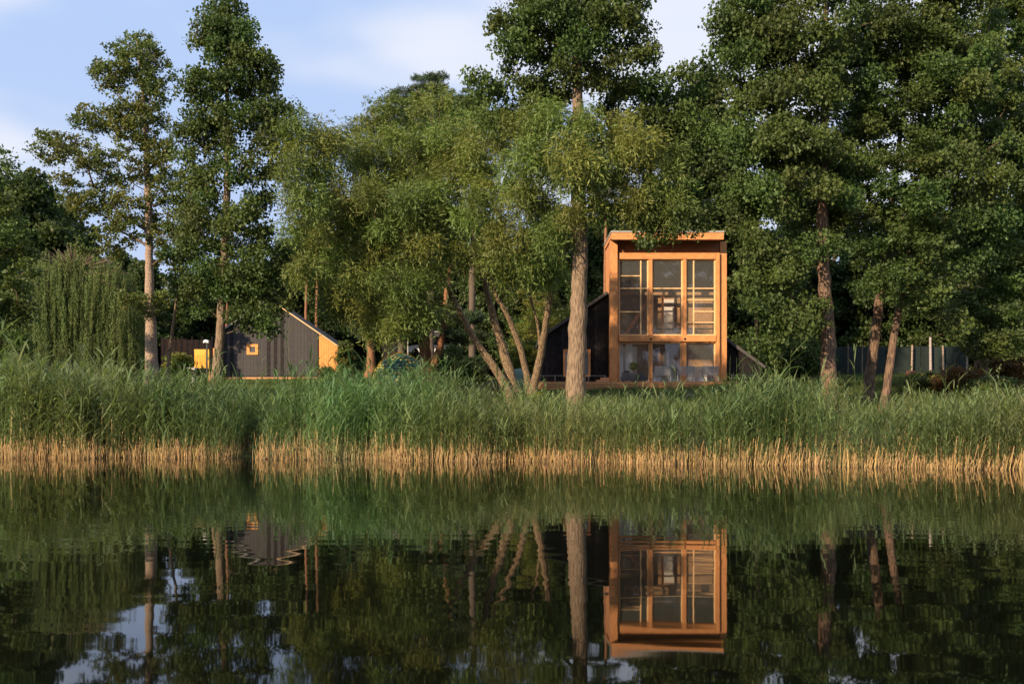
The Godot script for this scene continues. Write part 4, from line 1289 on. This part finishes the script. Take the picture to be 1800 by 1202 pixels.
# ---------------------------------------------------------------- the wood behind
func far_tree(label: String, px: float, d: float, top_py: float, wide: float, sprays: ArrayMesh, bark: Material, group: String, low := 0.15, called := "broadleaf_tree") -> void:
	var g := on(px, d)
	var top := EYE + (HOR - top_py) * d / F
	var hh := top - g.y
	var r := hh * 0.018 + 0.05
	var stems := [[[g, r], [g + Vector3(R(-.2, .2), hh * 0.35, R(-.2, .2)), r * 0.8], [g + Vector3(R(-.4, .4), hh * 0.7, 0), r * 0.45], [g + Vector3(R(-.4, .4), hh * 0.97, 0), r * 0.12]]]
	var bl := []
	var n := 12
	for q in n:
		var t := (q + 0.5) / n
		var y := lerpf(low, 0.96, t)
		var w := wide * (0.55 + 0.45 * sin(PI * (0.15 + 0.8 * t))) * (1.0 - 0.35 * t)
		var a := q * 2.4 + R(-0.4, 0.4)
		bl.append([g + Vector3(cos(a) * w * 0.5, hh * y, sin(a) * w * 0.5), Vector3(w * 0.62, hh * 0.09 + 0.3, w * 0.62), 13])
	tree(called, label, stems, bl, {"spray": sprays, "bark": bark, "twigbark": M.twig, "twigs": 11, "clump": 0.95, "first": hh * low * 0.8, "rise": 0.0, "sep": 0.8, "step": 1.2, "sides": 8, "thin": 0.02, "flatten": 0.7}, group)

func pine(label: String, stems: Array, pads: Array, group := "", bark: Material = null) -> void:
	tree("pine_tree", label, stems, pads, {"spray": M.s_pine, "bark": bark if bark else M.bark_pine, "twigbark": M.bark_pine, "twigs": 11, "clump": 0.6, "flatten": 0.35, "first": 2.0, "rise": -0.3, "sep": 0.6, "sides": 10, "thin": 0.015, "arch": 0.2}, group)

func build_back_trees() -> void:
	var W := "wooded backdrop behind the houses"
	var same := "dark broadleaf tree of the wood"
	# left
	far_tree("dark broadleaf tree above the weeping willow, left of the sparse alder", 60, 74, 318, 4.4, M.s_far, M.bark_far, W)
	far_tree("round dark tree just right of the weeping willow top", 128, 84, 388, 3.6, M.s_far, M.bark_far, W)
	far_tree("dark broadleaf tree behind the left edge tree", 5, 80, 330, 4.4, M.s_far, M.bark_far, W)
	for a in [[205, 104, 455, 4.0], [245, 98, 470, 3.8], [325, 108, 520, 3.6], [375, 106, 480, 4.0], [440, 102, 470, 4.4], [500, 108, 430, 4.8], [560, 100, 380, 5.0], [620, 108, 370, 5.5], [690, 110, 360, 5.5], [790, 112, 380, 5.5], [860, 104, 400, 5.0], [930, 98, 410, 4.8], [985, 104, 380, 5.2], [1045, 92, 395, 4.6], [1130, 96, 330, 5.4], [1220, 98, 300, 5.6], [1290, 92, 340, 5.0], [1345, 84, 420, 4.2], [1400, 100, 330, 5.4], [1470, 92, 360, 5.2], [1540, 88, 400, 5.0], [1610, 90, 360, 5.4], [1680, 84, 380, 5.2], [1750, 80, 350, 5.4], [1830, 82, 340, 5.4]]:
		var spot := "behind the right three trunks"
		for q in [[300.0, "behind the pale-trunked sparse alder"], [480.0, "behind the slender conical alder"], [640.0, "behind the small black house roof"], [800.0, "behind the black carport"], [1000.0, "behind the willow stems"], [1250.0, "behind the glazed tower"], [1450.0, "between the tower and the thickest right trunk"]]:
			if a[0] < q[0]:
				spot = q[1]
				break
		far_tree(same + " " + spot, a[0], a[1], a[2], a[3], M.s_far, M.bark_far, W, 0.06)
	far_tree("tall dark tree closing the gap between the great alder and right alders", 1240, 72, 150, 4.2, M.s_far, M.bark_far, W, 0.3)
	# lighter trees seen between the willow stems
	far_tree("light green leafy tree seen through the right willow stems", 955, 74, 500, 2.6, M.s_light, M.bark_far, "", 0.2)
	# pines
	pine("pine with an orange forked trunk beside the scale mound", [
		stem([[751, 690, 62, 0.42], [748, 650, 62, 0.40], [746, 610, 62, 0.36], [744, 560, 62, 0.30], [745, 500, 62, 0.25], [748, 400, 62, 0.15], [745, 300, 62, 0.06]]),
		stem([[752, 672, 61.8, 0.26], [762, 640, 61.6, 0.24], [774, 605, 61.4, 0.21], [781, 565, 61.2, 0.19], [784, 520, 61, 0.15], [795, 440, 61, 0.08]])],
		blobs([[700, 560, 61, 40, 16, 12], [660, 545, 61, 30, 18, 8], [750, 555, 60, 40, 16, 10], [700, 590, 61, 40, 12, 8], [810, 590, 61, 28, 16, 8], [820, 560, 61, 26, 20, 8], [720, 500, 62, 50, 30, 16], [780, 450, 61, 50, 30, 16], [740, 380, 62, 50, 40, 18], [745, 310, 62, 40, 30, 14]]))
	pine("small pine with bare lower trunk right of the small black house", [stem([[652, 655, 76, 0.34], [652, 640, 76, 0.32], [651, 590, 76, 0.30], [650, 520, 76, 0.22], [650, 430, 76, 0.08]])],
		blobs([[650, 575, 75, 30, 16, 14], [625, 550, 75, 26, 16, 10], [670, 560, 75, 26, 16, 10], [650, 520, 75, 34, 22, 18], [648, 470, 76, 30, 24, 16], [640, 585, 75, 22, 10, 8]]))
	for a in [[757, 74, 128, "tall dark pine topping out above the middle of the willow"], [706, 82, 160, "pine top just left of the tallest pine above the willow"], [830, 80, 160, "pine top between the tallest pine and the great alder"]]:
		var s: float = a[1]
		var x: float = a[0]
		var y: float = a[2]
		pine(a[3], [stem([[x, 660, s, 0.3], [x, 500, s, 0.26], [x + 4, 320, s, 0.18], [x, y + 8, s, 0.04]])],
			blobs([[x, y + 20, s, 34, 20, 14], [x - 22, y + 45, s, 34, 18, 12], [x + 28, y + 50, s, 38, 20, 14], [x, y + 90, s, 50, 28, 18], [x + 10, y + 140, s, 50, 28, 18]]), "pine tops above the willow", M.bark_far)
	for a in [[398, 92, 440, "orange pine trunk just right of the slender alder trunk"], [537, 90, 420, "left of two thin orange pine trunks above the small house roof"], [556, 90, 400, "right of two thin orange pine trunks above the small house roof"], [1063, 72, 330, "pale straight pine trunk at the left edge of the tower"], [1330, 78, 440, "pine trunk in the shade right of the tower"]]:
		var s: float = a[1]
		var x: float = a[0]
		var y: float = a[2]
		pine(a[3], [stem([[x, 660, s, 0.14], [x, 560, s, 0.13], [x + 2, y + 60, s, 0.10], [x, y, s, 0.05]])],
			blobs([[x, y, s, 40, 22, 14], [x - 15, y + 40, s, 40, 16, 8]]), "orange pines of the wood")
	# the wood that closes the view
	var where := []
	var cols := PackedColorArray()
	for q in 5200:
		var px := R(-160, 1960)
		var d := R(118, 150)
		var g := on(px, d)
		var most := 15.0
		if px < 480.0: most = 7.0
		elif px < 560.0: most = 10.0
		var y := g.y + most * R(0.0, 1.0) * (0.75 + 0.25 * sin(px * 0.037) + 0.15 * sin(px * 0.11))
		where.append(Transform3D(Basis(Vector3.UP, R(0, TAU)).scaled(Vector3.ONE * R(1.6, 2.8)), Vector3(g.x, y, g.z)))
		var gg := R(0.6, 1.1)
		cols.append(Color(gg, gg, gg))
	var fw := scatter("forest", M.s_far, where, cols, self)
	tag(fw, "dark far wood closing the view behind the houses", "forest", "", "stuff")

# ---------------------------------------------------------------- reeds
func reed_mesh(hgt: float, leaves: int, plume: bool) -> ArrayMesh:
	var low := Mb.new()
	var up := Mb.new()
	var lean := Vector3(R(-0.22, 0.22), 0, R(-0.15, 0.15))
	var path := func(t: float) -> Vector3: return Vector3(0, hgt * t, 0) + lean * t * t
	var bare := R(0.15, 0.47)
	var pl := PackedVector3Array()
	var rl := PackedFloat32Array()
	for k in 3:
		var t := bare * k / 2.0
		pl.append(path.call(t)); rl.append(0.0065)
	low.tube(pl, rl, 4)
	var pu := PackedVector3Array()
	var ru := PackedFloat32Array()
	for k in 5:
		var t := lerpf(bare, 1.0, k / 4.0)
		pu.append(path.call(t)); ru.append(lerpf(0.006, 0.002, k / 4.0))
	up.colored = true
	up.col = Color(1.15, 1.1, 0.9)
	up.tube(pu, ru, 3)
	for k in leaves:
		var t := lerpf(bare + 0.02, 0.98, (k + R(0, 0.6)) / leaves)
		var a: Vector3 = path.call(t)
		var ang := R(0, TAU)
		var out := Vector3(cos(ang), 0, sin(ang))
		var l := R(0.45, 0.95) * (1.0 if t < 0.85 else 0.75)
		var w := R(0.026, 0.048)
		var side := out.cross(Vector3.UP).normalized()
		var g := R(0.75, 1.25)
		up.col = Color(g * R(0.85, 1.15), g, g * R(0.8, 1.1))
		var k0 := up.v.size()
		var droop := R(0.1, 0.75)
		for s in 4:
			var f := s / 3.0
			var p := a + out * l * f * 0.62 + Vector3(0, l * (0.8 * f - droop * f * f), 0)
			var ww: float = w * [0.5, 1.0, 0.75, 0.02][s] * 0.5
			var nn := Vector3(-out.x * (0.6 - 2 * droop * f), 0.8, -out.z * (0.6 - 2 * droop * f)).normalized()
			up.v.append(p + side * ww); up.v.append(p - side * ww)
			up.n.append(nn); up.n.append(nn)
			up.c.append(up.col); up.c.append(up.col)
		for s in 3:
			var p := k0 + s * 2
			for q in [p, p + 1, p + 2, p + 1, p + 3, p + 2]: up.i.append(q)
	if plume:
		for k in 18:
			var p: Vector3 = path.call(1.0) + Vector3(R(-.02, .02), R(-0.05, 0.14), R(-.02, .02))
			up.col = Color(2.6, 1.6, 1.2) * R(0.7, 1.1)
			var dir := (Vector3(lean.x, 0.7, lean.z) + rdir() * 0.6).normalized()
			up.leaf(p, dir, dir.cross(rdir()).normalized(), 0.09, 0.02)
	low.colored = true
	var m := low.mesh(M.reed_dry)
	return up.mesh(M.reed_green, m)

func build_reeds() -> void:
	M.reed_green = foliage(0.190, 0.262, 0.108, 0.5, 0.8)
	M.reed_wet_shade = plain(0.10, 0.058, 0.03, 0.5)  # wet reddish stalk bases; shadow among the stems also painted into this colour
	M.reed_dry = foliage(0.52, 0.38, 0.18, 0.7, 0.1)
	var bed := Node3D.new()
	bed.name = "reed_bed"
	add_child(bed)
	tag(bed, "dense green reed bed with tan stalks along the waterline", "reeds", "", "stuff")
	var kinds := []
	for k in 12: kinds.append(reed_mesh(R(1.7, 2.4), 7 + k % 4, k == 2 or k == 7))
	var where := []
	var cols := []
	for k in 12:
		where.append([])
		cols.append(PackedColorArray())
	var n := 0
	while n < 9500:
		var x := R(-25, 19)
		var t := pow(rng.randf(), 1.25) * 8.5 - 0.75
		var s0 := shore(x)
		var d := s0 + t + 0.3 * gnoise.get_noise_2d(x * 40.0, 3.0)
		# thin out into clumps; a channel opens at left
		var dens := 0.62 + 1.3 * gnoise.get_noise_2d(x * 22.0, d * 22.0)
		if rng.randf() > dens + (0.2 if t < 1.2 else 0.0): continue
		if absf(x + 9.35) < 0.36 and t < 2.8: continue
		n += 1
		var y := height(x, d)
		var tall := 0.92 + 0.4 * gnoise.get_noise_2d(x * 11.0 + 70.0, d * 9.0)
		if x < -5.0: tall *= 1.0 + 0.06 * smoothstep(-5.0, -8.0, x) + 0.26 * smoothstep(-9.8, -12.5, x)
		tall *= 1.0 - 0.18 * exp(-pow((x - 4.0) / 3.0, 2.0))
		if t > 1.8 and x > 0.6: tall *= 1.0 - 0.2 * smoothstep(0.6, 1.6, x) * (1.0 - 0.6 * smoothstep(9.5, 11.0, x))
		if t > 4.0: tall *= lerpf(1.0, 0.72, (t - 4.0) / 4.0)
		if rng.randf() < 0.07: tall *= R(1.12, 1.35)
		var k := rng.randi() % 12
		if k == 2 and rng.randf() < 0.75: k = 0
		var bs := Basis(Vector3.UP, R(0, TAU)) * Basis(Vector3(1, 0, 0), R(-0.16, 0.16) * (3.0 if rng.randf() < 0.05 else 1.0))
		bs = Basis(Vector3(0, 0, 1), -0.05) * bs
		where[k].append(Transform3D(bs.scaled(Vector3(1, 1, 1) * tall * R(0.70, 1.22)), Vector3(x, y - 0.05, -d)))
		var g := R(0.8, 1.2) * (1.0 + 0.3 * gnoise.get_noise_2d(x * 14.0, d * 14.0 + 500.0))
		var warm := R(0.9, 1.12) * (1.0 + 0.35 * gnoise.get_noise_2d(x * 7.0 + 900.0, d * 7.0))
		cols[k].append(Color(g * warm, g, g * R(0.9, 1.1)))
	for q in 1100:   # short young shoots at the very edge
		var x := R(-25, 19)
		var d := shore(x) + R(-1.0, 0.3)
		if absf(x + 9.35) < 0.4: continue
		var k := rng.randi() % 12
		where[k].append(Transform3D(Basis(Vector3.UP, R(0, TAU)).scaled(Vector3.ONE * R(0.3, 0.62)), Vector3(x, minf(height(x, d), 0.0), -d)))
		var g := R(0.8, 1.2)
		cols[k].append(Color(g, g, g))
	for k in 12: scatter("reeds", kinds[k], where[k], cols[k], bed)
	# dead stalks standing and leaning at the water's edge
	var dm := Mb.new()
	dm.colored = true
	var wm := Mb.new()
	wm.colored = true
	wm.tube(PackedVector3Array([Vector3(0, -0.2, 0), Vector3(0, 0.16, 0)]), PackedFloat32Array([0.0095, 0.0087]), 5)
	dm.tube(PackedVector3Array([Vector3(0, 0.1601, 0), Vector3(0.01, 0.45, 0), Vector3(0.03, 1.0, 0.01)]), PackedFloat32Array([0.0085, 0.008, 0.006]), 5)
	var dead := wm.mesh(M.reed_wet_shade, dm.mesh(M.reed_dry))
	var dw := []
	var dc := PackedColorArray()
	while dw.size() < 4200:
		var x := R(-25, 19)
		var t := pow(rng.randf(), 1.3) * 1.5 - 0.95
		if absf(x + 9.35) < 0.4: continue
		if rng.randf() > 0.7 + 1.1 * gnoise.get_noise_2d(x * 35.0, 40.0): continue
		var d := shore(x) + t
		var tilt := R(-0.16, 0.16) + (0.14 if x > 6.0 else 0.0)
		if rng.randf() < 0.07: tilt *= 4.0
		var bs := Basis(Vector3(0, 0, 1), -tilt) * Basis(Vector3(1, 0, 0), R(-0.15, 0.15)) * Basis(Vector3.UP, R(0, TAU))
		var lg := R(0.28, 0.62) * (1.7 if rng.randf() < 0.2 else 1.0)
		dw.append(Transform3D(bs.scaled_local(Vector3(R(0.8, 1.5), lg, R(0.8, 1.5))), Vector3(x, minf(height(x, d), 0.0), -d)))
		var g := R(0.3, 1.1)
		dc.append(Color(g, g * R(0.82, 1.0), g * R(0.7, 1.0)))
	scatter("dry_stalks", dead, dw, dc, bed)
	# a few that stand clear of the bed
	var tl := "tall single reed standing clear above the reed bed"
	for a in [[395, 41, 622], [512, 40, 590], [640, 38, 640], [610, 38.5, 650], [1505, 34, 618], [1660, 33, 650], [1745, 32.5, 662], [190, 42, 610], [78, 42, 620], [1120, 37, 640], [1195, 37, 645], [850, 39, 655], [455, 40, 628], [1415, 34, 650]]:
		var g := on(a[0], a[1])
		var top: float = EYE + (HOR - a[2]) * a[1] / F
		var o := MeshInstance3D.new()
		o.name = numbered("tall_reed")
		o.mesh = kinds[rng.randi() % 12]
		o.position = g
		var s: float = (top - g.y) / 2.1
		o.scale = Vector3(1.2, s, 1.2)
		o.rotation.y = R(0, TAU)
		add_child(o)
		tag(o, tl, "reed", "single tall reeds")

# ---------------------------------------------------------------- grass, shrubs
func shrub(label: String, px: float, d: float, top_py: float, wpx: float, spray: ArrayMesh, clumps: int, called := "shrub", group := "") -> void:
	var g := on(px, d)
	var k := d / F
	var top := EYE + (HOR - top_py) * k
	var hh := maxf(top - g.y, 0.4)
	var w := wpx * k
	var stems := []
	for q in 4:
		var a := q * 1.6 + R(-0.3, 0.3)
		stems.append([[g + Vector3(cos(a) * 0.05, 0, sin(a) * 0.05), 0.035], [g + Vector3(cos(a) * w * 0.2, hh * 0.4, sin(a) * w * 0.15), 0.025], [g + Vector3(cos(a) * w * 0.4, hh * 0.75, sin(a) * w * 0.3), 0.012]])
	tree(called, label, stems, [[g + Vector3(0, hh * 0.52, 0), Vector3(w * 0.5, hh * 0.45, minf(w * 0.5, 1.5)), clumps], [g + Vector3(-w * 0.2, hh * 0.62, 0.2), Vector3(w * 0.25, hh * 0.3, 0.6), clumps / 3]],
		{"spray": spray, "bark": M.twig, "twigs": 9, "clump": 0.34, "first": 0.1, "rise": -0.2, "sep": 0.3, "sides": 5, "category": "shrub"}, group)

func build_plants() -> void:
	shrub("bright yellow-green bush behind the low right end of the house", 1325, 66, 604, 90, M.s_light, 80)
	shrub("dark green rounded bush between the house and the thick right trunk", 1410, 60, 596, 95, M.s_alder, 90)
	shrub("russet brown shrub, tallest of the brown ones at right", 1765, 46, 622, 80, M.s_rust, 90)
	shrub("olive brown shrub below the net fence posts", 1690, 44, 652, 90, M.s_rust, 80)
	shrub("green shrub beside the red brick pile", 1625, 45, 660, 60, M.s_olive, 50)
	shrub("low olive shrub at the foot of the russet one", 1740, 42, 668, 80, M.s_olive, 60)
	shrub("leafy shrub beside the orange wall of the small house", 607, 80, 600, 24, M.s_olive, 40)
	shrub("small green bush at the corner of the orange wall", 577, 78, 648, 20, M.s_alder, 20)
	shrub("low yellow-green plants among the willow stems", 830, 56, 630, 40, M.s_olive, 40)
	shrub("yellow-green sapling at the foot of the right willow stem", 945, 42, 690, 30, M.s_light, 30)
	shrub("rounded green hedge bush left of the pale trunk", 222, 58, 575, 56, M.s_far, 40)
	shrub("small flowering bush left of the yellow panel", 315, 62, 618, 40, M.s_light, 26)
	shrub("green bush behind the carport kerb", 800, 82, 606, 60, M.s_alder, 50)
	shrub("grassy bush on the bank behind the willow stems", 925, 70, 600, 60, M.s_light, 40)
	shrub("low bush at the foot of the wood right of the yellow bush", 1385, 74, 640, 60, M.s_light, 40)
	# leafless pollard bush
	var g := on(160, 49)
	var o := thing("bare_bush", "bare brown twiggy bush before the weeping willow", "bush", g)
	var b := Mb.new()
	for q in 60:
		var a := R(0, TAU)
		var w := R(0.1, 0.8)
		var tip := Vector3(cos(a) * w, R(1.2, 2.2), sin(a) * w)
		b.tube(PackedVector3Array([Vector3(cos(a) * 0.1, -0.1, sin(a) * 0.1), tip * Vector3(0.5, 0.5, 0.5) + rdir() * 0.08, tip + Vector3(0, 0.25, 0)]), PackedFloat32Array([0.022, 0.014, 0.004]), 4)
	part("twigs", b.mesh(plain(0.17, 0.11, 0.08)), o, Vector3.ZERO, "stuff")
	# grass on the bank and lawn
	var gm := foliage(0.075, 0.115, 0.03, 0.6, 0.4)
	b = Mb.new()
	b.flat = true
	b.colored = true
	for q in 16:
		var p := Vector3(R(-0.2, 0.2), 0, R(-0.2, 0.2))
		var dir := (Vector3(R(-0.5, 0.5), 1, R(-0.5, 0.5))).normalized()
		b.col = Color(1, 1, 1) * R(0.7, 1.3)
		b.leaf(p, dir, dir.cross(rdir()).normalized(), R(0.2, 0.42), 0.022)
	var tuft := b.mesh(gm)
	var where := []
	var cols := PackedColorArray()
	while where.size() < 42000:
		var px := R(-60, 1860)
		var d := 36.0 + pow(rng.randf(), 0.8) * 64.0
		var p := on(px, d)
		var t := d - shore(p.x)
		if t < 3.0: continue
		var tall := 1.4 if t < 14.0 else 0.7
		if px > 1250.0: tall *= 1.5
		where.append(Transform3D(Basis(Vector3.UP, R(0, TAU)).scaled(Vector3(1.3, tall * R(0.6, 1.4), 1.3)), p - Vector3(0, 0.02, 0)))
		var gg := R(0.7, 1.3)
		cols.append(Color(gg * R(0.9, 1.25), gg, gg * 0.9))
	var gr := scatter("grass", tuft, where, cols, self)
	tag(gr, "green grass covering the bank and the lawn", "grass", "", "stuff")
